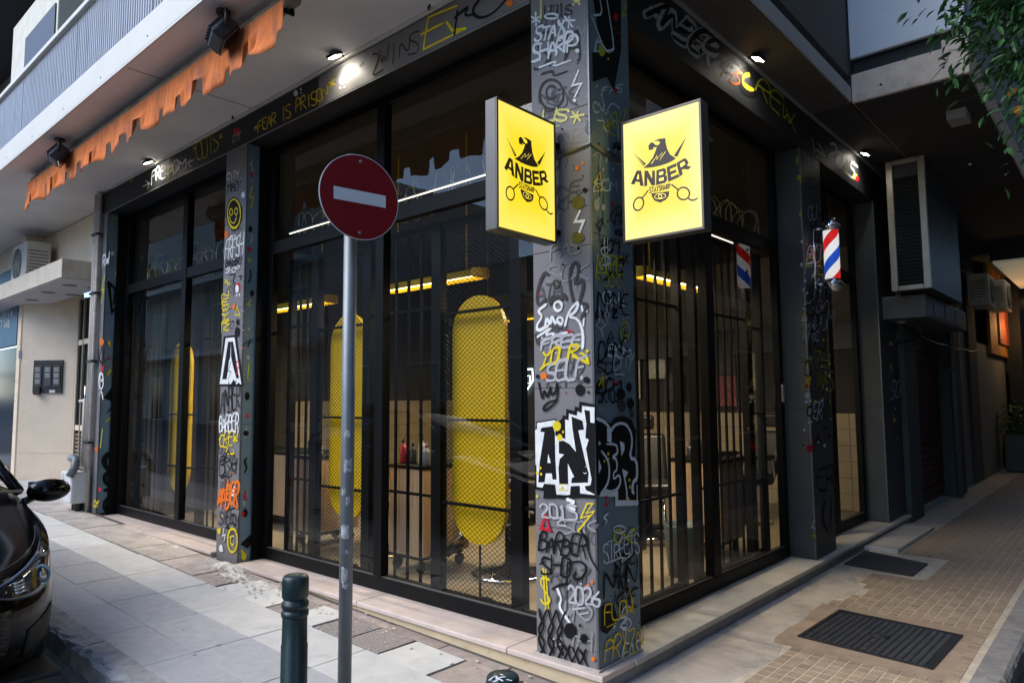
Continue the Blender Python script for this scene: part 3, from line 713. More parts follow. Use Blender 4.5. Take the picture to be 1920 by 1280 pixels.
bottle('clear spray bottle at the middle of the trolley', -2.36, .85, .87, .032, .25, CLR, pump=True)
bottle('purple capped grey bottle at the right of the trolley', -2.27, .82, .87, .034, .18, M('greyblue_plastic', (.12, .14, .17), .3), M('purple_cap', (.12, .04, .14), .4))
bottle('white bottle on the left trolley cabinet', -3.9, .85, .87, .04, .17, WHT, TEAL)
bottle('dark bottle standing on the left trolley cabinet', -4.02, .85, .87, .035, .22, SMK)
bottle('tall dark spray bottle on the right trolley cabinet', -.80, 2.85, .86, .032, .25, SMK, pump=True)
bottle('small teal bottle on the right trolley cabinet', -.72, 2.9, .86, .03, .17, TEAL)
bottle('squat dark bottle on the right trolley cabinet', -.93, 2.85, .86, .04, .16, SMK)
# shelf of bottles far behind
sh = thing('bottle_shelf', 'dark wall shelf holding red and orange bottles near the corner column', 'shelf', (-1.9, 2.6, 0))
B('board', BLACKP, sh, -2.3, -1.4, 2.5, 2.75, 1.02, 1.05); B('board', BLACKP, sh, -2.3, -1.4, 2.5, 2.75, .72, .75); B('upright', BLACKP, sh, -2.34, -2.301, 2.5, 2.75, 0, 1.3); B('upright', BLACKP, sh, -1.399, -1.36, 2.5, 2.75, 0, 1.3)
for i in range(8):
    bottle('%s bottle on the dark shelf, %s from its left end' % (('orange', 'red')[i % 2], ('first', 'second', 'third', 'fourth', 'fifth', 'sixth', 'seventh', 'eighth')[i]), -2.24 + i * .11, 2.6, 1.05, .03, .14 + .02 * (i % 3), (M('orange_plastic', (.5, .16, .02), .3), RED)[i % 2])

LEATH = M('black_leather', (.016, .016, .018), .35, var=.2, bump=.1, bscale=200)
def barber_chair(label, x, y, rz, s=1.):
    t = thing('barber_chair', label, 'barber chair', (x, y, 0), 'barber chairs in the shop', (0, 0, rz))
    MB().lathe((0, 0, 0), [(.33, 0), (.33, .015), (.30, .03), (.08, .06), (.06, .08)], 28).build('base', CHROME, t, local=True)
    MB().lathe((0, 0, .08), [(.05, 0), (.05, .36), (.12, .38), (.12, .4)], 18).build('column', BLACKM, t, local=True)
    MB().box(-.28, .28, -.28, .26, .42, .55).build('seat', LEATH, t, .05, local=True, seg=3)
    mb = MB().add([(-.26, .2, .5), (.26, .2, .5), (.26, .3, .5), (-.26, .3, .5), (-.25, .36, 1.02), (.25, .36, 1.02), (.25, .45, 1.02), (-.25, .45, 1.02)], [(3, 2, 1, 0), (4, 5, 6, 7), (0, 1, 5, 4), (1, 2, 6, 5), (2, 3, 7, 6), (3, 0, 4, 7)])
    mb.build('backrest', LEATH, t, .045, local=True, seg=3)
    MB().box(-.14, .14, .40, .48, 1.06, 1.22).build('headrest', LEATH, t, .035, local=True, seg=3)
    for sx in (-1, 1):
        MB().tube([(sx * .32, .2, .5), (sx * .32, .18, .7), (sx * .32, -.2, .72), (sx * .31, -.25, .5)], .018, 8).build('arm_frame', CHROME, t, local=True)
        MB().box(sx * .32 - .045, sx * .32 + .045, -.24, .2, .72, .77).build('armrest', LEATH, t, .02, local=True)
        MB().tube([(sx * .15, -.26, .46), (sx * .15, -.5, .2)], .016, 8).build('footrest_arm', CHROME, t, local=True)
    MB().box(-.22, .22, -.62, -.45, .16, .19).build('footrest', BLACKM, t, .01, local=True)
barber_chair('black barber chair seen through the right window near the corner', -1.72, 3.35, math.radians(35))
barber_chair('black barber chair behind the right door leaf', -1.3, 4.75, math.radians(-30))
barber_chair('black barber chair left of the middle trolley cabinet', -3.12, 1.22, math.radians(160))
barber_chair('black barber chair behind the mesh near the corner column', -1.72, 1.25, math.radians(-60))
wbn = thing('waste_bin', 'teal grey waste bin standing beside the right trolley cabinet', 'bin', (-.62, 2.1, 0))
MB().lathe((-.62, 2.1, 0), [(.13, 0), (.16, .38), (.165, .40), (.15, .40), (.12, .03)], 24).build('bin_body', M('bin_plastic', (.05, .09, .1), .4), wbn)
# neon badge and posters
PAP = [M('poster_dark', (.05, .045, .045), .6, var=.5, scale=12), M('poster_pale', (.42, .4, .36), .6, var=.4, scale=9), M('poster_red', (.25, .06, .06), .6, var=.6, scale=14)]
pn = [('pale poster', -3.25, 1.95, .35, .5, 1), ('dark framed poster', -2.95, 1.55, .3, .4, 0), ('red and pale photo print', -2.15, 1.5, .3, .42, 2), ('dark portrait print', -2.15, 1.93, .28, .4, 0), ('narrow pale print', -1.75, 1.75, .22, .5, 1), ('tall pale mirror print', -3.65, 1.75, .25, .7, 1)]
for nm, x, z, w, h, k in pn:
    t = thing('poster', nm + ' hanging on the brown back wall', 'poster', (x, 6.28, z - h / 2))
    B('frame', BLACKP, t, x - w / 2 - .012, x + w / 2 + .012, 6.262, 6.285, z - h / 2 - .012, z + h / 2 + .012); B('print', PAP[k], t, x - w / 2, x + w / 2, 6.257, 6.261, z - h / 2, z + h / 2)
ng = thing('neon_badge', 'white glowing shield badge with letters on the dark inner wall', 'neon sign', (-4.1, 4.2, 1.6))
NEON = M('neon_white', (.75, .95, 1), emit=1.1)
def npt(a, b): return (-4.1 + a, 4.2, 1.66 + b)
MB().tube([npt(-.15, .15), npt(.15, .15), npt(.16, 0), npt(0, -.2), npt(-.16, 0), npt(-.15, .15)], .012, 6).build('outline', NEON, ng)
for x0 in (-.08, .0, .08): MB().tube([npt(x0 - .03, .06), npt(x0 - .03, -.04), npt(x0 + .03, -.04), npt(x0 + .03, .06), npt(x0 - .03, .06)], .008, 5).build('letter', NEON, ng)
B('back_panel', BLACKP, ng, -4.4, -3.8, 4.23, 4.27, 0, 2.2)

# razor wire coils on the transoms
WIRE = M('razor_wire', (.55, .52, .22), .4, .5)
def coil(label, side, a0, a1, d, z, r=.16, pitch=.16):
    def wp(a, dd, zz): return (a, dd, zz) if side == 'L' else (-dd, a, zz)
    t = thing('razor_wire', label, 'razor wire', wp((a0 + a1) / 2, d, z), 'razor wire coils above the screens')
    pts = []; n = int((a1 - a0) / pitch * 18)
    for i in range(n + 1):
        th = 2 * math.pi * i / 18; rr = r * (.85 + .22 * math.sin(i * .37) + .12 * math.sin(i * 1.13 + 2)); pts.append(wp(a0 + (a1 - a0) * i / n + .06 * math.sin(i * .21) + .03 * math.sin(i * .09), d + rr * math.cos(th) * .6, z + r + rr * math.sin(th)))
    MB().tube(pts, .0028, 4).build('coil', WIRE, t)
    m2 = MB()
    for i in range(0, n, 3):
        p = Vector(pts[i]); a = Vector((random.uniform(-1, 1), random.uniform(-1, 1), random.uniform(-1, 1))).normalized() * .016
        m2.tube([p - a, p + a], .0022, 3)
    m2.build('barbs', WIRE, t, kind='stuff')
coil('razor wire coil above the screens of the big left window', 'L', -3.65, -.5, .42, 2.80)
coil('razor wire coil above the screens of the far left bay', 'L', -7.1, -4.4, .42, 2.80)
coil('razor wire coil above the screens of the right window', 'R', .5, 3.2, .42, 2.78)
# ================================================================ STREET FURNITURE AND FITTINGS
# ---- illuminated box signs
LOGO = M('logo_brown', (.035, .02, .012), .5)
def face_mat():
    m = bpy.data.materials.new('lightbox_face'); m.use_nodes = True; t = m.node_tree; N = t.nodes; Lk = t.links; b = N['Principled BSDF']
    tc = N.new('ShaderNodeTexCoord'); sp = N.new('ShaderNodeSeparateXYZ'); Lk.new(tc.outputs['Generated'], sp.inputs[0])
    def edge(o):     # tubes run round the inside of the box: brighter close to the rim
        a = N.new('ShaderNodeMath'); a.operation = 'SUBTRACT'; a.inputs[1].default_value = .5; Lk.new(o, a.inputs[0])
        c = N.new('ShaderNodeMath'); c.operation = 'ABSOLUTE'; Lk.new(a.outputs[0], c.inputs[0]); return c.outputs[0]
    e = [edge(sp.outputs[i]) for i in range(3)]
    return m, N, Lk, b, e
def lb_mat(i, j, pale=0):
    m, N, Lk, b, e = face_mat()
    mx = N.new('ShaderNodeMath'); mx.operation = 'MAXIMUM'; Lk.new(e[i], mx.inputs[0]); Lk.new(e[j], mx.inputs[1])
    mr = N.new('ShaderNodeMapRange'); mr.inputs[1].default_value = .22; mr.inputs[2].default_value = .5; mr.inputs[3].default_value = 0; mr.inputs[4].default_value = 1; mr.interpolation_type = 'SMOOTHSTEP'
    Lk.new(mx.outputs[0], mr.inputs[0])
    cm = N.new('ShaderNodeMix'); cm.data_type = 'RGBA'; cm.inputs[6].default_value = (1.0, .80, .11, 1) if pale else (1.0, .74, .025, 1); cm.inputs[7].default_value = (1.12, .95, .36, 1) if pale else (1.08, .84, .14, 1)
    Lk.new(mr.outputs[0], cm.inputs[0]); Lk.new(cm.outputs[2], b.inputs['Emission Color']); b.inputs['Emission Strength'].default_value = .365
    b.inputs['Base Color'].default_value = (.10, .07, .005, 1); b.inputs['Roughness'].default_value = .3; b.inputs['Specular IOR Level'].default_value = .2
    return m
# logo drawn once in face units (0..1 across, 0..1 up); source points are measured on the right-hand sign
_tl, _br = PY(900 + 1062 / 4, 160 + 300 / 4, .2), PY(900 + 1675 / 4, 160 + 1070 / 4, .2)
def LU(x, y):
    p = PY(900 + x / 4, 160 + y / 4, .2); return ((p.x - .078) / .475, (p.z - 2.266) / .676)
def quad_pt(q, a, b):     # q: bl br tr tl in measured points
    bl, br, tr, tl = (Vector(k) for k in q); return (bl * (1 - a) + br * a) * (1 - b) + (tl * (1 - a) + tr * a) * b
BLOCK = {'A': [[(0, 0), (.28, 0), (.33, .22), (.67, .22), (.72, 0), (1, 0), (.74, 1), (.26, 1)]],
         'N': [[(0, 0), (.27, 0), (.27, .55), (.68, 0), (1, 0), (1, 1), (.73, 1), (.73, .45), (.32, 1), (0, 1)]],
         'B': [[(0, 0), (.8, 0), (1, .15), (1, .42), (.86, .52), (.97, .62), (.97, .87), (.8, 1), (0, 1)]],
         'E': [[(0, 0), (1, 0), (1, .22), (.3, .22), (.3, .40), (.85, .40), (.85, .6), (.3, .6), (.3, .78), (1, .78), (1, 1), (0, 1)]],
         'R': [[(0, 0), (.27, 0), (.27, .3), (.42, .3), (.72, 0), (1, 0), (.76, .34), (.97, .46), (.97, .85), (.8, 1), (0, 1)]]}
HOLES = {'A': [[(.40, .40), (.60, .40), (.53, .76), (.47, .76)]], 'B': [[(.28, .2), (.7, .2), (.7, .4), (.28, .4)], [(.28, .61), (.68, .61), (.68, .8), (.28, .8)]], 'R': [[(.28, .52), (.70, .52), (.70, .78), (.28, .78)]]}
QUADS = {'A': ((1132, 740), (1228, 757), (1226, 640), (1158, 640)), 'N': ((1232, 757), (1314, 750), (1312, 640), (1234, 641)), 'B': ((1320, 750), (1406, 727), (1396, 617), (1324, 638)),
         'E': ((1412, 725), (1496, 688), (1470, 585), (1400, 615)), 'R': ((1498, 686), (1586, 612), (1545, 540), (1474, 583))}
EAGLE = [(1305, 420), (1340, 403), (1390, 397), (1393, 430), (1404, 478), (1426, 520), (1470, 548), (1440, 570), (1400, 588), (1350, 604), (1290, 617), (1225, 622), (1268, 582), (1298, 540), (1316, 495), (1326, 462), (1352, 432), (1340, 418)]
BEAK = [(1268, 487), (1263, 455), (1280, 430), (1300, 430), (1314, 446), (1336, 452), (1318, 466), (1296, 466), (1306, 478), (1288, 484)]
BLADE1 = [(1149, 507), (1246, 590), (1226, 606)]; BLADE1b = [(1160, 520), (1236, 590), (1230, 596)]
BLADE2 = [(1548, 387), (1480, 536), (1453, 530)]
CUP = [(1284, 812), (1420, 794), (1416, 830), (1395, 858), (1352, 880), (1310, 866), (1292, 838)]
def light_sign(label, org, ux, nrm, bracket_dir):
    """org: lower left corner of the lit face, ux: direction across, nrm: facing"""
    org, ux, nrm = Vector(org), Vector(ux), Vector(nrm); uz = Vector((0, 0, 1)); W, H, T = .475, .676, .075
    t = thing('light_box_sign', label, 'sign', org + ux * W / 2 - nrm * T / 2, 'two lit yellow box signs on the corner column')
    c = org + ux * W / 2 + uz * H / 2 - nrm * (T / 2 + .004)
    MB().obox(c, ux * (W / 2 + .006), nrm * (T / 2), uz * (H / 2 + .006)).build('housing', M('sign_housing', (.10, .095, .09), .4, .4), t, .004)
    fr = .013; fm = M('sign_rim', (.10, .085, .07), .35, .5)
    rimz = nrm * .004
    for a0, a1, b0, b1 in ((-.006, W + .006, -.006, fr - .006), (-.006, W + .006, H - fr + .006, H + .006), (-.006, fr - .006, fr - .005, H - fr + .005), (W - fr + .006, W + .006, fr - .005, H - fr + .005)):
        MB().obox(org + ux * (a0 + a1) / 2 + uz * (b0 + b1) / 2 + nrm * .0, ux * (a1 - a0) / 2, rimz, uz * (b1 - b0) / 2).build('rim', fm, t, .001, seg=1)
    fa = lb_mat(0 if abs(ux.x) > .5 else 1, 2, abs(ux.x) > .5)
    MB().obox(org + ux * W / 2 + uz * H / 2 - nrm * .004, ux * (W / 2 - .0075), nrm * .003, uz * (H / 2 - .0075)).build('lit_face', fa, t)
    def F(x, y, k=0):
        a, b = LU(x, y); return org + ux * (a * W) + uz * (b * H) + nrm * (.0006 + k * .0006)
    def poly(name, pts, k=0, mat=LOGO):
        P3 = [F(x, y, k) for x, y in pts]; m2 = MB(); m2.add(P3, [tuple(q) for q in tessellate_polygon([P3])]); return m2.build(name, mat, t, fix=False)
    YF = fa
    poly('eagle', EAGLE); poly('eagle_beak', BEAK)
    def strip(name, pts, w, k, mat):
        m2 = MB(); ribbon(m2, [F(x, y, k) for x, y in pts], w, nrm, 0.0); return m2.build(name, mat, t, fix=False)
    PALE = M('logo_yellow', (1.0, .78, .12), .5, emit=.35)
    strip('feather_line', [(1288, 588), (1328, 528), (1326, 556), (1368, 506), (1350, 562), (1390, 500)], .0032, 1, PALE)
    strip('eagle_eye', [(1316, 440), (1338, 434)], .004, 1, PALE)
    poly('blade', BLADE1); poly('blade', BLADE2); strip('blade_line', [(1166, 524), (1228, 596)], .0016, 1, PALE)
    for L in 'ANBER':
        for pg in BLOCK[L]:
            pts = [quad_pt(QUADS[L], a, b) for a, b in pg]; o = poly('letter_' + L.lower(), [(p.x, p.y) for p in pts])
        for pg in HOLES.get(L, []):
            pts = [quad_pt(QUADS[L], a, b) for a, b in pg]; poly('letter_gap', [(p.x, p.y) for p in pts], 1, PALE)
    q = ((1272, 808), (1434, 770), (1432, 738), (1272, 768))
    m2 = MB()
    for i, ch in enumerate('STAYSHARP'):
        for st in FONT[ch]:
            pts = []
            for a, b in st:
                p = quad_pt(q, (i + .08 + a * .72) / 9, b); pts.append(F(p.x, p.y))
            ribbon(m2, pts, .0052, nrm, 1e-5)
    m2.build('small_lettering', LOGO, t, fix=False)
    el = lambda cx, cy_, rx, ry, rot: [(cx + rx * math.cos(a) * math.cos(rot) - ry * math.sin(a) * math.sin(rot), cy_ + rx * math.cos(a) * math.sin(rot) + ry * math.sin(a) * math.cos(rot)) for a in [2 * math.pi * k / 28 for k in range(29)]]
    strip('scissor_ring', el(1190, 890, 36, 50, .35), .0085, 0, LOGO); strip('scissor_arm', [(1218, 846), (1262, 790)], .008, 1, LOGO)
    strip('scissor_ring', el(1526, 812, 46, 46, 0), .0085, 0, LOGO); strip('scissor_arm', [(1440, 746), (1490, 786)], .008, 1, LOGO); strip('finger_rest', [(1560, 846), (1584, 862), (1608, 862), (1630, 848)], .008, 2, LOGO)
    poly('cup', CUP); strip('cup_eye', el(1352, 832, 42, 20, -.12), .0028, 1, PALE); strip('cup_eye', el(1352, 834, 13, 13, 0), .0035, 2, PALE)
    for z in (.07, .57):
        for e in (-.02, .02):
            p = c + uz * (z - H / 2); q0 = p + bracket_dir * (W / 2 + .004) + nrm * e; q1 = p + bracket_dir * (W / 2 + .07) + nrm * e
            MB().obox((q0 + q1) / 2, (q1 - q0) / 2, nrm * .008, uz * .014).build('bracket', BLACKM, t)
    return t

# ---- ribbons for painted strokes
def ribbon(mb, pts, w, nrm, rise=1.5e-5, caps=True):
    pts = [Vector(p) for p in pts]; nrm = Vector(nrm)
    if len(pts) < 2: return
    q = [pts[0]]
    for p in pts[1:]:
        if (p - q[-1]).length > 1e-5: q.append(p)
    pts = q; n = len(pts)
    if n < 2: return
    dirs = [(pts[i + 1] - pts[i]).normalized() for i in range(n - 1)]
    L = []; R = []; ws = w if isinstance(w, (list, tuple)) else [w] * n
    if len(ws) != n: ws = [ws[0]] * n
    for i in range(n):
        d0 = dirs[max(i - 1, 0)]; d1 = dirs[min(i, n - 2)]
        t = (d0 + d1); t = t.normalized() if t.length > .2 else d1
        s = nrm.cross(t); k = s.dot(nrm.cross(d1)); k = min(1.6, 1 / max(k, .5)); h = ws[i] / 2 * k
        lift = nrm * (ribbon.z + rise * i)
        L.append(pts[i] + s * h + lift); R.append(pts[i] - s * h + lift)
    if mb.e is None: mb.e = [1.0] * len(mb.v)
    Cc = [(l + r_) / 2 for l, r_ in zip(L, R)]
    b = len(mb.v); mb.v += [tuple(p) for p in L] + [tuple(p) for p in Cc] + [tuple(p) for p in R]; mb.e += [0.0] * n + [1.0] * n + [0.0] * n
    for o_ in (0, n): mb.f += [(b + o_ + n + i, b + o_ + n + i + 1, b + o_ + i + 1, b + o_ + i) for i in range(n - 1)]; mb.sm += [False] * (n - 1)
    if caps:
        for i, d in ((0, -dirs[0]), (n - 1, dirs[-1])):
            s = nrm.cross(d); lift = nrm * (ribbon.z + rise * i)
            arc = [pts[i] + lift + (s * math.cos(a) + d * math.sin(a)) * ws[i] / 2 for a in [math.pi * k / 6 for k in range(7)]]
            b = len(mb.v); mb.v += [tuple(pts[i] + lift)] + [tuple(p) for p in arc]; mb.e += [1.0] + [0.0] * 7
            mb.f += [(b, b + 2 + k, b + 1 + k) for k in range(6)]; mb.sm += [False] * 6
    ribbon.z += rise * n * .3
ribbon.z = 0.0
def _g(s): return [[(int(p[0]) / 9, int(p[1]) / 9) for p in st.split()] for st in s.split(';')]
FONT = {k: _g(v) for k, v in {
    'A': '00 49 80;13 73', 'B': '00 09 69 76 55 05;55 84 81 60 00', 'C': '87 69 29 05 04 20 60 82', 'D': '00 09 59 85 84 50 00', 'E': '89 09 00 80;05 65', 'F': '89 09 00;05 65',
    'G': '87 69 29 05 04 20 60 83 54', 'H': '09 00;89 80;05 85', 'I': '40 49', 'J': '89 82 60 20 02', 'K': '09 00;89 04 80', 'L': '09 00 80', 'M': '00 09 44 89 80', 'N': '00 09 80 89',
    'O': '49 19 04 10 70 84 79 49', 'P': '00 09 69 87 75 04', 'Q': '49 19 04 10 70 84 79 49;52 90', 'R': '00 09 69 87 75 04;34 80', 'S': '88 69 19 06 25 64 82 60 10 01', 'T': '09 89;49 40',
    'U': '09 03 10 70 83 89', 'V': '09 40 89', 'W': '09 20 46 60 89', 'X': '09 80;89 00', 'Y': '09 45 89;45 30', 'Z': '09 89 00 80', '0': '49 19 04 10 70 84 79 49', '1': '27 49 40;10 70',
    '2': '07 29 69 86 00 80', '3': '09 79 45 83 60 10', '4': '60 69 03 83', '5': '89 09 05 65 83 60 00', '6': '79 25 02 20 70 83 64 04', '7': '09 89 20', '8': '45 08 49 88 45 02 40 82 45', '9': '85 25 08 49 87 60',
    '$': '88 69 19 06 25 64 82 60 10 01;49 40', '?': '07 29 69 86 45 43;41 40', '!': '49 43;41 40', '*': '49 43;18 74;78 14', '.': '30 40', '-': '14 74', '>': '09 85 00', '<': '89 05 80'}.items()}
def chaikin(p, it=2):
    for _ in range(it):
        q = [p[0]]
        for a, b in zip(p, p[1:]):
            q.append((a[0] * .75 + b[0] * .25, a[1] * .75 + b[1] * .25)); q.append((a[0] * .25 + b[0] * .75, a[1] * .25 + b[1] * .75))
        q.append(p[-1]); p = q
    return p
light_sign('lit yellow box sign with eagle logo on the left face of the corner column', (-.2, -.535, 2.262), (0, 1, 0), (1, 0, 0), Vector((0, 1, 0)))
light_sign('lit yellow box sign with eagle logo on the right face of the corner column', (.078, .2, 2.266), (1, 0, 0), (0, -1, 0), Vector((-1, 0, 0)))

# ---- no entry sign
pb = Vector((-.50, -1.20, zs(-.5)))
pb = Vector((-.513, -1.2, zs(-.5)))
ne = thing('no_entry_sign', 'round red no entry sign with white bar on a grey steel pole', 'road sign', pb)
top = pb + Vector((.006, .0, 2.62))
MB().tube([pb, pb + (top - pb) * .5, top], .030, 20).build('pole', STEEL, ne)
MB().lathe(pb, [(.055, 0), (.055, .008), (.035, .02)], 16).build('collar', STEEL, ne)
dn = Vector((.62, -.785, .0)).normalized(); dn = Vector((math.sin(math.radians(8)), -math.cos(math.radians(8)), 0))
dn = Vector((.985, -.17, 0)).normalized(); dc = PY(675, 370, -1.2 - .01); dxs = Vector((-dn.y, dn.x, 0)); duz = Vector((0, 0, 1))
R_ = .196
SRED = M('sign_red', (.20, .006, .010), .5, var=.08, spec=.2); SWH = M('sign_white', (.72, .76, .80), .4)
def disc(name, r, d0, d1, mat): 
    MB().lathe(dc, [(r, d0), (r, d1)], 48, dn).build(name, mat, ne)
disc('disc_back', R_, -.004, .0, STEEL); disc('white_rim', R_, .0002, .0016, SWH); disc('red_face', R_ - .0035, .0018, .0026, SRED)
MB().obox(dc + dn * .0032, dxs * (R_ * .655), dn * .0006, duz * (R_ * .145)).build('white_bar', SWH, ne)
for s in (-1, 1): MB().lathe(dc + duz * (R_ * .84 * s), [(.008, .0026), (.008, .005), (.003, .007)], 10, dn).build('bolt', STEEL, ne)
for s in (-.12, .12): MB().obox(dc - dn * .03 + duz * s, dxs * .04, dn * .026, duz * .012).build('clamp', STEEL, ne)
STK = M('sticker_paper', (.36, .37, .38), .8, var=.75, scale=55)
for z, a, w, h in ((1.31, .3, .45, .022), (1.17, .5, .6, .05), (1.06, -.1, .35, .026), (1.02, .55, .3, .035), (.885, .15, .6, .06), (.80, .6, .3, .02), (.70, .2, .5, .062), (.655, .35, .45, .02)):
    m2 = MB(); n = 6
    base = pb + (top - pb) * (z + .02) / 2.6; a0 = math.atan2(-.85, .5) + a - w
    for k in range(n + 1):
        q = a0 + 2 * w * k / n
        for e in (-1, 1): m2.v.append((base.x + .0306 * math.cos(q), base.y + .0306 * math.sin(q), base.z + e * h / 2 + random.uniform(-.009, .009)))
    m2.f = [(2 * k, 2 * k + 2, 2 * k + 3, 2 * k + 1) for k in range(n)]; m2.sm = [True] * n; m2.build('sticker_scrap', STK, ne)

# ---- bollards
GRN = M('bollard_paint', (.012, .030, .032), .38, var=.25, scale=14, bump=.12, bscale=40, dirt=(.03, .045, .045), dscale=12, dlo=.6, dhi=.75)
def bollard(label, x, y, ztop, r=.05):
    z0 = zs(x); h = ztop - z0; t = thing('bollard', label, 'bollard', (x, y, z0), 'dark green steel bollards along the kerb')
    MB().lathe((x, y, z0), [(r * 1.25, 0), (r * 1.25, .012), (r * 1.04, .03), (r * 1.04, h - .27), (r * .99, h - .265), (r * .97, h - .165), (r * .97, h - .16)], 28).build('tube', GRN, t)
    m2 = MB(); m2.lathe((x, y, z0), [(r * .97, h - .161), (r * 1.06, h - .158), (r * 1.08, h - .148), (r * 1.06, h - .139), (r * .93, h - .134), (r * .93, h - .128), (r * 1.06, h - .123), (r * 1.08, h - .113), (r * 1.06, h - .104), (r * .93, h - .098), (r * .93, h - .09)], 28)
    m2.build('ring', GRN, t)
    MB().lathe((x, y, z0), [(r * .94, h - .0895), (r * 1.04, h - .084), (r * 1.05, h - .018), (r * 1.0, h - .006), (r * .9, h), (r * .3, h + .003), (r * .05, h + .003)], 28).build('cap', GRN, t)
    return t
bollard('dark green bollard with grooved cap beside the sign pole', -.43, -1.50, .700)
b2 = bollard('dark bollard with a white scrawl on its cap at the bottom edge', .73, -1.53, .605, .047)

# ---- fascia spotlights
def spot(label, p, out, energy=5.5):
    p = Vector(p); out = Vector(out); sd = Vector((0, 0, 1)).cross(out)
    t = thing('spotlight', label, 'spotlight', p, 'small lit floodlights on the fascia')
    aim = (out * -.42 + Vector((0, 0, -1))).normalized()
    c = p + out * .11 + Vector((0, 0, -.015)); nx = sd; ny_ = aim.cross(nx).normalized()
    MB().obox(c, nx * .055, ny_ * .04, aim * .012).build('housing', BLACKP, t, .004)
    MB().obox(c + aim * .0135, nx * .045, ny_ * .031, aim * .001).build('lens', M('spot_lens', (1, .93, .80), emit=16.0), t)
    MB().tube([p, p + out * .06 + Vector((0, 0, .01)), c - aim * .012], .008, 6).build('arm', BLACKP, t)
    lamp_light('spot_beam', 'SPOT', t, c + aim * .02, energy, (1, .92, .78), .03, aim=aim, spot=math.radians(125), blend=.9)
spot('lit spotlight on the left fascia above the no entry sign', (-2.28, -.004, 4.05), (0, -1, 0))
spot('lit spotlight on the left fascia above the far bay', (-5.83, -.004, 4.05), (0, -1, 0))
spot('lit spotlight on the right fascia near the corner', (.004, 2.12, 4.045), (1, 0, 0))
spot('lit spotlight on the right fascia above the barber pole door', (.004, 5.0, 4.045), (1, 0, 0))
# ---- unlit floodlights under the soffit
def flood(label, x, y, s=1.):
    t = thing('floodlight', label, 'floodlight', (x, y, SOFZ), 'unlit black floodlights under the balcony')
    aim = Vector((.25, .75, -.6)).normalized(); sx = aim.cross(Vector((0, 0, 1))).normalized(); sy = sx.cross(aim).normalized(); c = Vector((x, y, SOFZ - .17 * s))
    MB().obox(c, sx * .13 * s, sy * .085 * s, aim * .05 * s).build('body', BLACKP, t, .02)
    MB().obox(c + aim * .055 * s, sx * .12 * s, sy * .075 * s, aim * .006).build('front_glass', M('flood_glass', (.03, .03, .035), .1), t)
    for k in range(5): MB().obox(c - aim * .062 * s + sx * (-.09 + k * .045) * s, sx * .006, sy * .07 * s, aim * .016).build('cooling_fin', BLACKP, t)
    for e in (-1, 1): MB().tube([c + sx * .14 * s * e, c + sx * .14 * s * e + Vector((0, 0, .12 * s)), (x, y, SOFZ - .006)], .010, 6).build('yoke', BLACKP, t)
    MB().lathe((x, y, SOFZ - .02), [(.05, 0), (.05, .019)], 12).build('mount', BLACKP, t)
flood('black floodlight under the balcony left of the awning', -5.85, -.95); flood('black floodlight under the balcony at the top edge of the picture', -2.36, -.95, 1.0)

# ---- awning with torn valance
aw = thing('awning', 'rolled awning with torn faded orange valance under the balcony', 'awning', (-5, -.78, 3.95))
CASS = M('awning_cassette', (.30, .22, .15), .7, var=.2, scale=4, dirt=(.14, .10, .08), dscale=2)
MB().tube([(-7.32, -.78, 3.985), (-1.75, -.78, 3.985)], .055, 14).build('roller', CASS, aw)
B('front_bar', CASS, aw, -7.32, -1.72, -.862, -.838, 3.895, 3.945, .004)
for x in (-7.25, -5.4, -3.6, -1.8): MB().tube([(x, -.78, 4.055), (x, -.76, 3.9), (x, -.83, 3.91)], .018, 6).build('arm', BLACKM, aw)
ORG = M('orange_canvas', (.70, .185, .04), .9, var=.25, scale=9, stretch=(2.5, 1, .8), dirt=(.27, .10, .06), dscale=3, dlo=.5, dhi=.75, bump=.2, bscale=30)
m2 = MB(); dx = .012; n = int(5.6 / dx); rows = 7; x = -7.95
flaps = []; xx = 0
while xx < 6.3:
    w = random.uniform(.25, .28); g = random.uniform(.10, .13); flaps.append((xx, xx + w, random.uniform(.285, .315), random.uniform(.165, .205), g)); xx += w + g
def vdrop(s):
    for a, b, dlong, dshort, g in flaps:
        if a <= s < b:
            e = min(s - a, b - s); return dlong + .012 * math.sin((s - a) / (b - a) * 5 + a * 7) - (.012 if e < .012 else 0)
        if b <= s < b + g: return dshort
    return .25
for i in range(n + 1):
    s = i * dx; dr = vdrop(s); X_ = -7.32 + s
    for j in range(rows):
        q = j / (rows - 1); zz = 3.93 - dr * q
        m2.v.append((X_ + .006 * q * math.sin(s * 5.3), -.866 + .010 * q * math.sin(s * 21 + 1.3 * math.sin(s * 3)) + .018 * q * q * math.sin(s * 9.1 + 2 * math.sin(s * 1.7)) - .02 * q ** 4 * (1 + math.sin(s * 6.3)), zz))
for i in range(n):
    for j in range(rows - 1): a = i * rows + j; m2.f.append((a, a + rows, a + rows + 1, a + 1)); m2.sm.append(True)
o = m2.build('valance', ORG, aw); md = o.modifiers.new('s', 'SOLIDIFY'); md.thickness = .0015

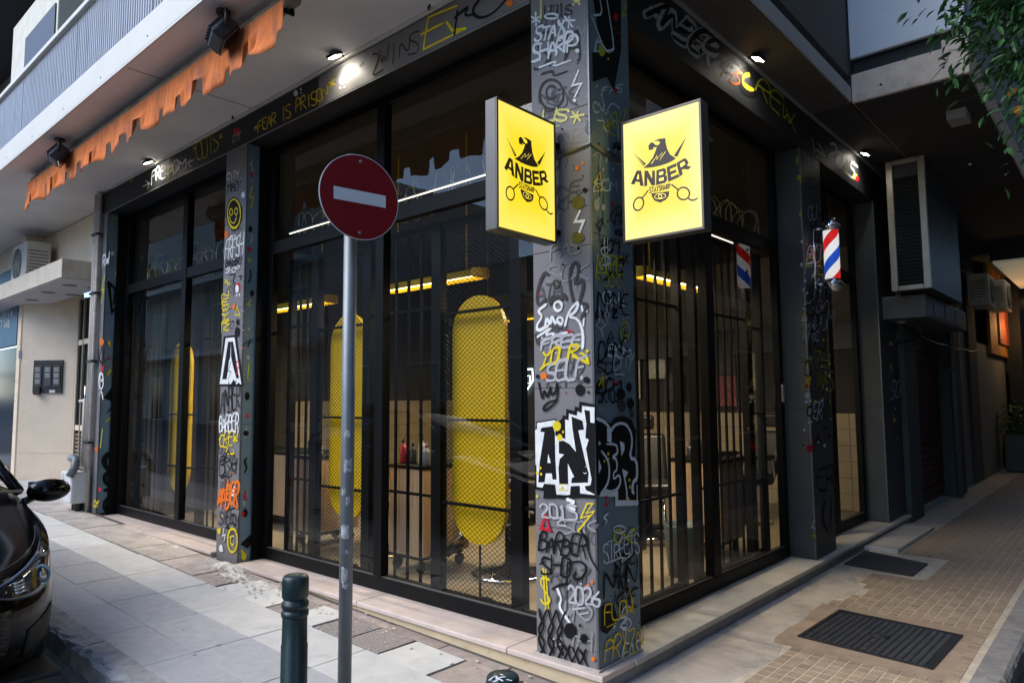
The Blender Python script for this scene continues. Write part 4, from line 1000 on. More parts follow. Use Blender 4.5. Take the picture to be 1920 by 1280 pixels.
# ---- barber pole
bp = Vector((.165, 3.52, 2.34))
bt = thing('barber_pole', 'red white and blue barber pole with chrome ends on the right column', 'barber pole', bp)
def stripe_mat():
    m = bpy.data.materials.new('barber_stripes'); m.use_nodes = True; t = m.node_tree; N = t.nodes; Lk = t.links; b = N['Principled BSDF']
    tc = N.new('ShaderNodeTexCoord'); sp = N.new('ShaderNodeSeparateXYZ'); Lk.new(tc.outputs['Object'], sp.inputs[0])
    at = N.new('ShaderNodeMath'); at.operation = 'ARCTAN2'; Lk.new(sp.outputs[1], at.inputs[0]); Lk.new(sp.outputs[0], at.inputs[1])
    k = N.new('ShaderNodeMath'); k.operation = 'MULTIPLY'; k.inputs[1].default_value = -1 / (2 * math.pi); Lk.new(at.outputs[0], k.inputs[0])
    z = N.new('ShaderNodeMath'); z.operation = 'MULTIPLY_ADD'; z.inputs[1].default_value = 2.35; Lk.new(sp.outputs[2], z.inputs[0]); Lk.new(k.outputs[0], z.inputs[2])
    fr_ = N.new('ShaderNodeMath'); fr_.operation = 'FRACT'; Lk.new(z.outputs[0], fr_.inputs[0])
    cr = N.new('ShaderNodeValToRGB'); cr.color_ramp.interpolation = 'CONSTANT'; e = cr.color_ramp.elements
    cols = [(0, (.80, .78, .76)), (.25, (.62, .015, .015)), (.5, (.80, .78, .76)), (.75, (.015, .07, .45))]
    e[0].position = 0; e[0].color = (*cols[0][1], 1); e[1].position = .25; e[1].color = (*cols[1][1], 1)
    for p, c in cols[2:]: q = e.new(p); q.color = (*c, 1)
    Lk.new(fr_.outputs[0], cr.inputs[0]); Lk.new(cr.outputs[0], b.inputs['Base Color']); Lk.new(cr.outputs[0], b.inputs['Emission Color']); b.inputs['Emission Strength'].default_value = .28
    b.inputs['Roughness'].default_value = .15; return m
m2 = MB().lathe((0, 0, 0), [(.066, .12), (.066, .56)], 32); o = m2.build('striped_cylinder', stripe_mat(), bt, local=True)
MB().lathe((0, 0, 0), [(.02, 0), (.05, .012), (.075, .05), (.086, .075), (.086, .092), (.074, .10), (.074, .119)], 28).build('lower_cap', CHROME, bt, local=True)
MB().lathe((0, 0, 0), [(.074, .561), (.074, .58), (.086, .59), (.086, .605), (.07, .64), (.045, .668), (.015, .678)], 28).build('upper_cap', CHROME, bt, local=True)
for z in (.085, .598): MB().tube([(-.165, 0, z), (-.08, 0, z)], .012, 8).build('bracket', CHROME, bt, local=True)
MB().tube([(-.155, 0, .05), (-.155, 0, .64)], .014, 8).build('wall_bar', CHROME, bt, local=True)
# ---- security camera
# ================================================================ GRAFFITI (paint lying on the real faces of the columns and fascias)
def paint(name, c, rough=.6):
    """spray paint: full cover in the middle of a line, grainy overspray at its rim"""
    if name in _M: return _M[name]
    m = M(name, c, .6, var=.16, scale=25, spec=.12); t = m.node_tree; N = t.nodes; Lk = t.links; bs_ = N['Principled BSDF']
    at = N.new('ShaderNodeAttribute'); at.attribute_name = 'edge'; tc = N.new('ShaderNodeTexCoord'); nz = N.new('ShaderNodeTexNoise'); nz.inputs['Scale'].default_value = 130; nz.inputs['Detail'].default_value = 4
    Lk.new(tc.outputs['Object'], nz.inputs['Vector'])
    ad = N.new('ShaderNodeMath'); ad.operation = 'MULTIPLY_ADD'; ad.inputs[1].default_value = .55; Lk.new(nz.outputs['Fac'], ad.inputs[0]); Lk.new(at.outputs['Fac'], ad.inputs[2])
    mr = N.new('ShaderNodeMapRange'); mr.inputs[1].default_value = .26; mr.inputs[2].default_value = .62; Lk.new(ad.outputs[0], mr.inputs[0]); Lk.new(mr.outputs[0], bs_.inputs['Alpha'])
    return m
PC = {'w': paint('paint_white', (.74, .75, .74)), 'y': paint('paint_yellow', (.72, .56, .02)), 'k': paint('paint_black', (.008, .008, .009)), 'r': paint('paint_red', (.55, .015, .035)),
      'o': paint('paint_orange', (.78, .17, .02)), 'g': paint('paint_silver', (.42, .42, .43)), 'd': paint('paint_dark_grey', (.055, .05, .048)), 'p': paint('paint_pale_yellow', (.72, .66, .22)),
      'b': paint('paint_white_shaded', (.62, .74, .84)), 'v': paint('paint_olive', (.14, .12, .02)), 'l': paint('paint_lime', (.50, .52, .03))}  # the b paint is white with bluish shade put into its colour
def vary(w, n):      # hand pressure: the line swells and thins
    p = random.uniform(0, 6.28); f = random.uniform(.25, .5); return [w * (1.02 + .2 * math.sin(p + i * f)) * (.8 if i in (0, n - 1) else 1) for i in range(n)]
class Face:
    """a wall face: source points (x, y) of an enlarged view are measured back onto the plane"""
    def __init__(s, parent, axis, val, nrm, ox, oy, sc): s.p, s.ax, s.val, s.n, s.ox, s.oy, s.sc = parent, axis, val, Vector(nrm), ox, oy, sc; s.k = 0
    def pt(s, x, y): return on(s.ox + x / s.sc, s.oy + y / s.sc, s.ax, s.val)
    def view(s, ox, oy, sc): f = Face(s.p, s.ax, s.val, s.n, ox, oy, sc); f.k = s.k; f.root = getattr(s, 'root', s); return f
    def layer(s):
        r = getattr(s, 'root', s); r.k += 1; ribbon.z = 0.; return s.n * (.00005 * r.k)
    def stroke(s, c, w, *lines, smooth=2, name='graffiti_stroke'):
        mb = MB(); off = s.layer()
        for ln in lines:
            ln = chaikin(list(ln), smooth) if smooth and len(ln) > 2 else ln
            ribbon(mb, [s.pt(x, y) + off for x, y in ln], vary(w * 1.12, len(ln)), s.n)
            if len(lines) <= 6: mb.build(name, PC[c], s.p, fix=False); mb = MB()
        if mb.v: mb.build(name, PC[c], s.p, fix=False)
    def word(s, c, w, text, bl, br, tl, smooth=2, jit=.075, name='graffiti_tag'):
        mb = MB(); off = s.layer(); O, A, Bv = s.pt(*bl), s.pt(*br), s.pt(*tl); n = len(text)
        for i, ch in enumerate(text):
            if ch == ' ': continue
            dy = random.uniform(-.08, .08); sc = random.uniform(.9, 1.15)
            for st in FONT[ch]:
                q = [(a + random.uniform(-jit, jit), b * sc + dy + random.uniform(-jit, jit)) for a, b in st]
                q = chaikin(q, smooth) if len(q) > 2 else q
                ribbon(mb, [O + (A - O) * ((i + a * 1.1 - .03) / n) + (Bv - O) * b + off for a, b in q], vary(w * 1.12, len(q)), s.n)
        return mb.build(name, PC[c], s.p, fix=False)
    def dot(s, c, x, y, rx, ry=None, name='paint_dot'):
        ry = ry or rx; off = s.layer(); n = 18
        P3 = [s.pt(x + rx * math.cos(2 * math.pi * k / n) * (1 + .05 * math.sin(k * 2.3)), y + ry * math.sin(2 * math.pi * k / n)) + off for k in range(n)]
        P3.append(s.pt(x, y) + off); mb = MB().add(P3, [(n, (k + 1) % n, k) for k in range(n)]); mb.e = [.14] * n + [3.0]; return mb.build(name, PC[c], s.p, fix=False)
    def dots(s, c, *ds):
        for d in ds: s.dot(c, *d)
    def poly(s, c, pts, name='graffiti_fill'):
        off = s.layer(); P3 = [s.pt(x, y) + off for x, y in pts]
        mb = MB().add(P3, [tuple(t) for t in tessellate_polygon([P3])]); mb.e = [1.0] * len(P3); return mb.build(name, PC[c], s.p, fix=False)
    def ring(s, c, w, x, y, rx, ry=None, a0=0, a1=360, name='graffiti_stroke'):
        ry = ry or rx; n = 24
        return s.stroke(c, w, [(x + rx * math.cos(math.radians(a0 + (a1 - a0) * k / n)), y + ry * math.sin(math.radians(a0 + (a1 - a0) * k / n))) for k in range(n + 1)], smooth=0, name=name)
    def bolt(s, c, w, *pts): return s.stroke(c, w, pts, smooth=0)

GD = paint('paint_ghost', (.10, .096, .10)); GL_ = paint('paint_ghost_light', (.27, .26, .265)); PC['x'] = GD; PC['X'] = GL_
def underlay(face, box, n, cols, w, txt, hgt=(40, 110)):
    x0, y0, x1, y1 = box
    for i in range(n):       # older faded tags below the fresh ones
        x = random.uniform(x0, x1 - (x1 - x0) * .45); y = y0 + (y1 - y0) * (i + random.random()) / n; h = random.uniform(*hgt); ww = (x1 - x0) * random.uniform(.45, .8); sl = random.uniform(-.12, .25)
        face.word(random.choice(cols), w * random.uniform(.7, 1.3), random.choice(txt), (x, y), (min(x + ww, x1), y - ww * sl), (x + h * .12, y - h), jit=.12)
def splash(face, box, n, cols, r=(2, 7)):
    for _ in range(n):
        rr = random.uniform(*r); face.dot(random.choice(cols), random.uniform(box[0], box[2]), random.uniform(box[1], box[3]), rr * .8, rr, name='paint_splash')
TXT = ['KRE', 'SOK', 'ATH', 'BOM', 'RIZ', 'ONE', 'NEK', 'FAS', 'TOY', 'JAM', 'WKS', 'ZER']
# ---------------- corner column, left face
a = Face(col1, 1, -.0012, (0, -1, 0), 980, 0, 3.046)
underlay(a, (60, 60, 370, 1280), 9, 'xxX', .010, TXT); splash(a, (60, 20, 370, 1280), 26, 'kwdgx', (2, 6))
a.word('d', .012, 'LUIS', (125, 95), (285, 82), (125, 38)); a.word('d', .016, 'SHA', (70, 390), (330, 330), (95, 190))
a.stroke('p', .012, [(105, -20), (106, 40), (104, 110)]); a.dots('p', (310, 8, 20, 12), (325, 25, 8), (288, 28, 7))
a.stroke('w', .014, [(75, 75), (78, 150)], [(52, 98), (100, 128)], [(55, 130), (98, 95)]); a.stroke('w', .014, [(268, 80), (262, 165)], [(232, 120), (298, 118)], [(240, 95), (285, 155)])
a.ring('w', .012, 165, 95, 38, 14)
a.word('w', .017, 'STAY', (72, 242), (232, 205), (84, 158)); a.stroke('w', .015, [(225, 150), (248, 200), (200, 215), (215, 235)])
a.word('w', .019, 'SHARP', (58, 352), (290, 290), (62, 262)); a.stroke('w', .015, [(255, 300), (258, 220), (300, 195), (322, 230), (300, 262), (262, 262)]); a.dot('w', 313, 292, 12, 13)
a.stroke('w', .014, [(95, 388), (200, 346), (168, 386), (275, 346)], smooth=1)
a.stroke('d', .012, [(110, 425), (180, 400), (170, 440), (255, 408)]); a.ring('d', .014, 165, 540, 68, 84); a.ring('d', .013, 165, 530, 30, 38, 40, 320); a.dots('d', (320, 345, 10), (314, 362, 5))
a.stroke('d', .0035, *[[(110 + 10 * i, 615), (110 + 10 * i, 640 + (i * 37) % 50)] for i in range(10)], smooth=0)
a.bolt('w', .016, (320, 405), (285, 490), (338, 478), (298, 556)); a.dot('w', 298, 575, 10)
a.word('p', .016, 'US', (120, 695), (265, 690), (124, 632)); a.stroke('p', .016, [(318, 640), (295, 705)], [(275, 672), (352, 655)], [(285, 640), (330, 690)])
a.stroke('p', .01, [(190, 725), (212, 720)]); a.dot('k', 225, 738, 6); a.stroke('k', .003, *[[(362 + 6 * math.sin(k), 690 + 10 * k), (378 + 5 * math.cos(k * 2), 700 + 10 * k)] for k in range(8)], smooth=0)
a.dots('o', (312, 960, 12, 16), (345, 933, 8)); a.dots('k', (357, 1087, 14, 15)); a.dot('v', 318, 1158, 36, 40); a.stroke('g', .003, [(220, 1160), (222, 1180)], [(225, 1200), (220, 1215)])
b = a.view(980, 400, 3.046); underlay(b, (75, 250, 385, 1060), 7, 'xxX', .011, TXT); splash(b, (75, 220, 385, 1060), 20, 'kwgrx', (2, 6))
b.dot('v', 318, 138, 36, 34); b.dot('k', 322, 200, 10); b.bolt('w', .017, (330, -12), (300, 50), (352, 44), (328, 106)); b.dot('k', 232, 293, 7)
b.stroke('d', .020, [(150, 350), (125, 335), (90, 420), (80, 500), (100, 530), (135, 490)], [(160, 520), (170, 470), (190, 500), (200, 460), (225, 500), (235, 455), (250, 490)], [(290, 500), (268, 400), (275, 310), (310, 275), (330, 320), (290, 420), (345, 370), (350, 430), (320, 520), (380, 510), (340, 600)]); b.ring('d', .016, 195, 402, 18, 18)
b.stroke('w', .017, [(135, 520), (85, 560), (120, 585), (80, 640), (90, 675), (150, 640)], [(130, 650), (140, 590), (160, 640), (170, 580), (190, 640), (205, 590), (235, 600), (225, 640), (205, 620)], [(245, 640), (265, 560), (325, 495), (310, 560), (260, 590), (320, 600), (350, 680), (345, 770)], [(340, 530), (345, 555)], [(365, 545), (368, 560)], [(352, 600), (350, 640)]); b.ring('w', .016, 205, 530, 22, 26)
b.stroke('w', .015, [(80, 710), (175, 645), (125, 700), (185, 680), (170, 700), (255, 680)], smooth=1)
b.stroke('d', .014, [(75, 690), (85, 740), (100, 750)], [(180, 650), (230, 660)])
b.word('g', .018, 'FREE', (105, 785), (345, 752), (118, 715)); b.dots('r', (262, 672, 9, 11), (285, 677, 6, 7))
b.word('y', .016, 'YOUR', (105, 880), (315, 825), (118, 800)); b.stroke('y', .016, [(285, 815), (330, 830), (380, 855)], [(105, 890), (140, 860), (180, 855)], [(345, 800), (370, 820), (378, 858)]); b.dots('y', (372, 787, 9, 10), (335, 800, 7))
b.word('g', .018, 'SELF', (140, 968), (360, 930), (150, 868)); b.dot('g', 340, 937, 10, 13)
b.dots('k', (88, 930, 10, 12), (368, 950, 17, 19), (330, 1007, 27, 34), (378, 1020, 7, 8)); b.dot('o', 123, 927, 18, 21); b.dot('r', 155, 943, 5)
b.stroke('k', .013, [(95, 965), (115, 1075), (125, 1000), (145, 1060), (165, 970), (160, 1040), (195, 1020), (200, 950), (205, 1070), (130, 1130), (118, 1110), (150, 1075), (200, 1065)])
c = a.view(980, 740, 2.371)
z = a.view(995, 745, 6.095)
BLK = [(58, 365), (80, 362), (80, 290), (287, 256), (302, 300), (302, 420), (390, 450), (385, 225), (425, 235), (430, 155), (520, 180), (528, 128), (575, 145), (580, 68), (737, 94), (737, 1130), (560, 1115), (420, 1135), (290, 1125), (275, 1010), (170, 1000), (150, 1045), (65, 1030), (65, 780)]
z.stroke('k', .019, BLK[:15], BLK[15:], smooth=0); z.poly('w', BLK); z.poly('k', [(302, 290), (385, 225), (390, 450), (302, 420)])
z.poly('k', [(118, 390), (130, 345), (260, 325), (285, 400), (290, 700), (305, 935), (258, 935), (250, 865), (180, 865), (168, 965), (95, 968), (110, 740), (165, 395)]); z.poly('w', [(208, 640), (238, 745), (200, 745)])
z.poly('k', [(330, 500), (380, 490), (450, 530), (525, 620), (485, 350), (475, 215), (600, 265), (618, 365), (552, 375), (640, 760), (670, 860), (662, 970), (470, 975), (480, 915), (505, 905), (432, 750), (438, 985), (335, 985), (325, 800), (340, 700), (390, 650), (330, 635)])
z.poly('k', [(620, 140), (685, 150), (690, 285), (737, 290), (737, 1100), (640, 1055), (625, 1010), (690, 1000), (705, 930), (690, 860), (640, 580), (672, 480), (632, 460), (645, 300)])
z.poly('k', [(150, 1150), (165, 1010), (270, 1005), (280, 1150)]); z.poly('k', [(455, 1150), (465, 1010), (570, 1005), (575, 1140)])
z.dots('y', (308, 325, 47, 58), (338, 455, 32, 40), (378, 392, 11, 15), (120, 803, 11, 18), (128, 872, 11, 18), (83, 857, 15, 20), (83, 1125, 13, 18)); z.stroke('y', .005, [(330, 992), (440, 990)], [(330, 1055), (440, 1062)], smooth=0); z.poly('y', [(345, 1045), (370, 1008), (398, 1045)])
z.ring('w', .004, 630, 850, 18, 14, 20, 160); z.dot('w', 636, 790, 4, 6)
underlay(c, (75, 520, 330, 1180), 6, 'xXx', .011, TXT); splash(c, (75, 470, 330, 1190), 22, 'kwxg', (2, 5))
c.word('g', .013, '2015', (84, 535), (255, 560), (78, 478)); c.stroke('g', .013, [(140, 548), (190, 542), (150, 574), (196, 582)], smooth=1)
c.stroke('w', .019, [(202, 464), (240, 474), (204, 494), (236, 508), (222, 514)])
c.bolt('y', .011, (290, 482), (262, 545), (300, 535), (248, 606), (322, 516), (286, 524), (316, 482), (290, 482))
c.bolt('r', .013, (106, 530), (82, 594), (126, 602), (106, 530)); c.bolt('r', .008, (104, 536), (90, 590), (120, 596))
c.word('k', .013, 'BARBER', (74, 692), (285, 725), (86, 612)); c.stroke('k', .012, [(262, 600), (290, 650), (300, 720), (345, 786)], [(80, 620), (75, 660)])
c.word('k', .014, 'SHO', (88, 790), (220, 812), (92, 716)); c.stroke('k', .014, [(205, 740), (200, 830)], [(205, 745), (270, 735), (292, 775), (262, 822), (225, 812), (240, 785)], [(80, 750), (100, 740)], [(135, 860), (170, 842), (205, 838)])
c.stroke('y', .012, [(122, 820), (95, 805), (80, 830), (110, 880), (130, 915), (100, 930), (85, 905)], [(95, 770), (108, 960)], [(106, 775), (120, 962)])
c.stroke('w', .026, [(160, 862), (168, 885)]); c.stroke('w', .015, [(164, 872), (178, 905), (164, 938), (196, 985), (222, 1020), (235, 1050)])
c.word('g', .014, '2026', (205, 915), (348, 938), (206, 850)); c.stroke('g', .012, [(228, 950), (280, 944)], [(258, 972), (296, 965)]); c.dots('o', (293, 848, 8, 11), (312, 829, 6, 8), (318, 1170, 9, 11))
for i, (x, y) in enumerate(((78, 950), (120, 955), (160, 962))):
    c.stroke('k', .014, [(x, y), (x + 6, y + 40), (x + 26, y + 80), (x - 10, y + 130), (x + 22, y + 190)], [(x + 34, y), (x + 10, y + 60), (x - 8, y + 100), (x + 30, y + 150), (x + 4, y + 200)])
for x, y in ((205, 1110), (240, 1120), (275, 1130)): c.stroke('k', .013, [(x - 16, y), (x + 2, y + 34), (x + 16, y + 70)], [(x + 10, y), (x - 4, y + 40), (x - 14, y + 60)])
c.dots('k', (215, 1045, 27, 36), (277, 1080, 16, 22), (260, 1022, 6, 8))
# ---------------- corner column, right face
r = Face(col1, 0, .0012, (1, 0, 0), 980, 0, 3.046)
underlay(r, (400, 100, 590, 1280), 9, 'kbblb', .010, TXT); splash(r, (400, 20, 590, 1290), 24, 'kkrlb', (2, 7))
r.poly('k', [(400, -20), (560, -20), (560, 300), (520, 520), (480, 440), (400, 470), (395, 300), (470, 300), (430, 180)]); r.stroke('b', .014, [(390, 90), (425, 180), (470, 295), (512, 290), (520, 270), (500, 130), (478, -10)], [(405, 90), (455, 85), (440, 0)], smooth=1)
r.dots('l', (452, 288, 20, 36), (488, 338, 6, 8), (492, 300, 7)); r.dots('r', (530, 100, 13, 26), (525, 160, 5), (545, 190, 6), (530, 520, 10, 16))
r.word('b', .008, 'CV', (402, 640), (470, 660), (400, 585)); r.stroke('b', .008, [(455, 555), (470, 680), (500, 580), (552, 620)], [(490, 640), (510, 700), (540, 690), (545, 800)], [(425, 690), (470, 690), (455, 720), (480, 755)])
r.stroke('g', .010, [(400, 892), (428, 866), (450, 886), (436, 925), (444, 955)]); r.dot('g', 458, 970, 8, 10); r.bolt('y', .009, (440, 985), (404, 1046), (452, 1092), (440, 985))
r.stroke('k', .006, [(430, 950), (440, 1130)], [(462, 1095), (455, 1280)], [(420, 1290), (450, 1250), (470, 1300)], smooth=0); r.dots('g', (420, 1170, 18, 34), (458, 1186, 12, 18), (432, 1135, 7, 10)); r.dots('r', (510, 1162, 8, 12), (520, 1230, 6))
q = r.view(980, 400, 3.046); underlay(q, (415, 150, 625, 1090), 9, 'kkbkl', .011, TXT); splash(q, (415, 150, 625, 1090), 20, 'kkbl', (2, 7))
q.stroke('k', .008, [(430, 20), (440, 170)], [(415, 60), (440, 100), (458, 30)], smooth=0)
q.stroke('b', .0085, [(495, 215), (475, 190), (440, 205), (450, 240), (500, 255), (495, 290), (450, 298)], [(462, 140), (470, 315)], [(480, 150), (486, 318)])
q.word('l', .006, 'FOCK', (415, 410), (555, 425), (418, 340)); q.stroke('l', .004, [(540, 350), (565, 395), (600, 492)], [(515, 270), (515, 390)], [(415, 325), (430, 340)], [(545, 310), (552, 400)], smooth=0)
for tx, bl, br, tl in (('NYNE', (425, 560), (605, 570), (425, 440)), ('DANG', (430, 840), (600, 800), (430, 735)), ('SKILL', (430, 1080), (545, 1070), (430, 1010)), ('MX', (545, 300), (600, 290), (545, 240))): q.word('k', .012, tx, bl, br, tl)
q.stroke('b', .006, [(432, 525), (446, 615), (472, 635), (448, 655), (460, 726), (440, 660), (414, 638), (434, 618), (432, 525)], [(476, 530), (482, 565), (495, 580), (484, 592), (484, 640), (477, 592), (464, 578), (476, 565), (476, 530)], smooth=0)
q.ring('l', .008, 580, 672, 28, 52); q.ring('l', .006, 582, 674, 14, 26, 0, 300); q.dots('g', (572, 605, 5, 9), (598, 592, 6, 12)); q.word('b', .007, 'CITY', (512, 895), (625, 890), (520, 815)); q.stroke('b', .007, [(525, 920), (575, 918)])
q.stroke('y', .008, [(450, 900), (452, 990)], [(428, 945), (480, 935)], [(455, 940), (462, 985)], [(448, 940), (432, 985)], smooth=0); q.dots('r', (520, 962, 6, 11), (543, 972, 5, 8)); q.dots('k', (604, 992, 15, 26), (556, 1032, 26, 34), (612, 1085, 20, 32)); q.dots('d', (562, 1100, 24, 36), (620, 1142, 14, 26))
s = r.view(980, 740, 2.371)
y = r.view(995, 745, 6.095)
y.poly('k', [(741, 215), (800, 225), (900, 300), (960, 230), (1060, 210), (1150, 260), (1195, 380), (1185, 680), (1222, 690), (1228, 1200), (960, 1245), (950, 1140), (850, 1060), (780, 1110), (741, 1105)])
y.poly('b', [(850, 1050), (990, 1060), (990, 1170), (1220, 1172), (1220, 1228), (960, 1240), (955, 1130), (775, 1128), (790, 1088)])
y.stroke('b', .020, [(750, 240), (830, 270), (895, 345), (905, 400), (905, 515)], [(905, 390), (940, 325), (1010, 288), (1090, 310), (1140, 400), (1152, 520), (1120, 690), (1203, 706), (1208, 930), (1162, 955), (1150, 1060), (1168, 1090)], smooth=1)
y.stroke('b', .014, [(862, 530), (970, 532), (985, 600), (978, 640), (922, 680), (975, 705), (978, 830), (937, 852), (937, 940), (1000, 872), (1022, 960), (980, 1050), (900, 1078), (850, 1052)], [(800, 610), (870, 700), (893, 820), (880, 960), (830, 1050), (790, 1098)], [(1040, 820), (1068, 940), (1088, 1060), (1092, 1170)], [(1205, 1000), (1208, 1170)], smooth=1)
y.poly('b', [(1010, 495), (1060, 520), (1065, 590), (1030, 670)]); y.poly('b', [(1035, 810), (1105, 850), (1068, 930)]); y.poly('b', [(770, 495), (795, 520), (768, 550)]); y.poly('b', [(768, 700), (800, 800), (768, 870)]); y.poly('b', [(862, 345), (900, 350), (905, 510), (865, 500)])
y.dots('y', (877, 640, 12, 20), (885, 695, 7, 12), (832, 725, 10, 16), (1118, 940, 12, 20), (1125, 1020, 10, 20), (1105, 1155, 14, 18)); y.dots('r', (855, 1140, 14, 25), (858, 1225, 16, 28), (885, 1180, 8, 14)); s.stroke('b', .010, [(376, 526), (352, 545), (374, 556), (360, 578)])
underlay(s, (350, 600, 515, 1200), 6, 'kkbl', .011, TXT); splash(s, (350, 560, 515, 1200), 14, 'kkbl', (2, 5))
s.word('b', .008, 'STREETS', (356, 756), (516, 692), (352, 672)); s.ring('b', .008, 425, 596, 26, 16); s.stroke('b', .008, [(368, 748), (450, 712), (428, 748), (478, 708)], smooth=1)
s.word('k', .014, 'NWN', (358, 900), (505, 860), (362, 765)); s.poly('k', [(345, 940), (400, 930), (420, 1000), (370, 1060), (345, 1050)])
s.word('y', .009, 'FLOW', (360, 1016), (490, 966), (358, 938)); s.stroke('y', .008, [(370, 1030), (410, 1010)], [(470, 860), (490, 965)]); s.word('b', .008, '$', (440, 1040), (482, 1025), (438, 940), jit=.02)
s.word('y', .010, 'PRIZN', (358, 1196), (528, 1130), (366, 1090)); s.stroke('y', .007, [(440, 1050), (452, 1130)], [(520, 1040), (526, 1120)], smooth=0)
# ---------------- second column, front face
d = Face(col2, 1, -.0012, (0, -1, 0), 160, 300, 3.2)
underlay(d, (835, 140, 945, 1280), 12, 'xXx', .011, TXT, (40, 90)); splash(d, (835, 100, 945, 1280), 26, 'kwyox', (2, 5))
d.word('w', .012, 'CITY.', (850, 122), (945, 104), (850, 84)); d.word('k', .012, 'MAD!', (852, 200), (945, 165), (856, 145)); d.dot('w', 948, 210, 11, 20)
d.dot('k', 893, 325, 50, 104); d.ring('y', .020, 893, 322, 39, 86); d.ring('y', .013, 876, 313, 9, 20); d.ring('y', .013, 906, 309, 9, 20); d.stroke('y', .013, [(866, 340), (874, 372), (896, 384), (908, 345)]); d.stroke('y', .008, [(870, 400), (872, 418)], [(905, 395), (908, 415)], smooth=0)
d.dot('o', 848, 445, 12, 24); d.dot('o', 864, 476, 5, 10); d.word('w', .017, 'FRESH', (838, 604), (948, 572), (846, 478)); d.ring('w', .010, 888, 466, 18, 14); d.word('k', .012, 'BARBER!', (842, 642), (942, 618), (846, 600)); d.word('w', .010, 'SHOP', (842, 680), (920, 668), (850, 650))
d.stroke('k', .012, [(868, 690), (905, 680), (885, 720), (900, 760), (890, 810)], [(920, 700), (938, 690), (932, 720)])
d.stroke('y', .014, [(852, 710), (856, 765)], [(836, 735), (870, 738)], [(840, 718), (868, 752)])
for i, ch in enumerate('NEWYRK'): d.word('y', .015, ch, (822, 835 + i * 40), (864, 825 + i * 40), (824, 800 + i * 40))
d.dot('r', 918, 762, 14, 26); d.dots('w', (912, 772, 11, 24), (910, 812, 4, 8), (926, 808, 4, 8)); d.dots('o', (892, 880, 9, 20)); d.bolt('y', .011, (913, 876), (900, 930), (930, 930), (913, 876)); d.dots('k', (917, 972, 11, 20), (914, 1032, 17, 32), (886, 968, 4, 6))
e = d.view(0, 420, 2.909)
e.poly('k', [(1222, 612), (1290, 604), (1332, 884), (1192, 882)]); e.poly('w', [(1233, 622), (1281, 617), (1318, 873), (1290, 873), (1276, 845), (1262, 872), (1200, 872)]); e.poly('k', [(1246, 642), (1262, 641), (1258, 720), (1238, 846), (1214, 846)]); e.poly('k', [(1262, 641), (1273, 640), (1306, 840), (1292, 842), (1272, 770), (1262, 720)])
e.poly('w', [(1252, 740), (1264, 735), (1270, 790), (1262, 800), (1268, 850), (1240, 850)]); e.bolt('k', .008, (1262, 748), (1248, 800), (1262, 806), (1246, 850)); e.ring('r', .010, 1298, 768, 8, 18); e.dot('r', 1296, 812, 5, 10); e.dot('w', 1297, 768, 3, 6)
f = d.view(160, 650, 2.976)
underlay(f, (745, 380, 855, 1120), 8, 'xXx', .011, TXT, (40, 90)); splash(f, (745, 240, 855, 1150), 22, 'kwyox', (2, 5))
f.word('k', .014, 'ANBER', (758, 372), (864, 350), (762, 232)); f.word('w', .017, 'BARBER', (750, 478), (860, 470), (752, 388)); f.word('y', .015, 'CREW', (752, 556), (852, 545), (758, 482)); f.stroke('y', .014, [(760, 556), (800, 560), (785, 590), (835, 600), (830, 575)], smooth=1); f.dots('y', (752, 515, 4, 8), (850, 522, 4, 8))
f.word('k', .013, 'BRA', (752, 715), (845, 680), (754, 615)); f.stroke('k', .012, [(755, 640), (800, 600), (835, 720), (850, 620)], [(760, 730), (800, 715), (805, 775), (780, 740)])
f.word('o', .030, 'ANBER', (742, 890), (856, 880), (752, 772)); f.stroke('o', .020, [(740, 870), (800, 840), (850, 900)], [(760, 800), (850, 790)]); f.poly('w', [(812, 830), (836, 770), (842, 835)])
f.word('k', .012, 'STEEL', (748, 990), (846, 985), (756, 915)); f.stroke('k', .012, [(800, 1000), (780, 1010), (835, 1012), (848, 950), (820, 925), (815, 970)])
f.dot('y', 750, 1025, 10, 19); f.bolt('w', .012, (776, 1012), (770, 1052), (785, 1046), (777, 1082)); f.ring('y', .024, 825, 1078, 27, 66); f.ring('y', .017, 824, 1078, 11, 26, 45, 315); f.dot('w', 760, 1122, 11, 22); f.dot('w', 770, 1135, 4, 7)
# second column, side face
g = Face(col2, 0, -3.8185, (1, 0, 0), 160, 300, 3.2)
g.stroke('g', .016, [(1000, 10), (992, 30), (1008, 50), (1000, 70)]); g.dot('r', 998, 88, 9, 16); g.dot('g', 1003, 128, 4, 7); g.bolt('y', .016, (1001, 160), (988, 225), (1010, 222), (992, 290)); g.stroke('g', .016, [(992, 440), (1004, 470), (994, 495)]); g.dots('k', (990, 415, 12, 20), (1000, 800, 12, 20)); g.dot('r', 984, 536, 10, 18); g.stroke('y', .018, [(976, 590), (995, 602)], [(982, 612), (985, 612)])
g.stroke('k', .016, [(990, 660), (995, 690), (980, 735)]); g.stroke('l', .022, [(972, 870), (992, 840)]); g.dot('l', 986, 872, 6, 10); g.dots('g', (980, 1012, 8, 10), (978, 1186, 8, 14)); g.stroke('k', .016, [(988, 1080), (975, 1120)]); g.stroke('l', .016, [(982, 1220), (974, 1275)])
h = g.view(160, 650, 2.976)
h.dots('g', (907, 60, 8, 12)); h.stroke('l', .016, [(912, 92), (905, 180)]); h.dot('l', 917, 186, 5); h.dots('k', (903, 275, 14, 24)); h.dot('r', 905, 385, 8, 12); h.stroke('g', .018, [(898, 450), (898, 470)]); h.dot('g', 893, 500, 6); h.dot('k', 896, 482, 16, 16)
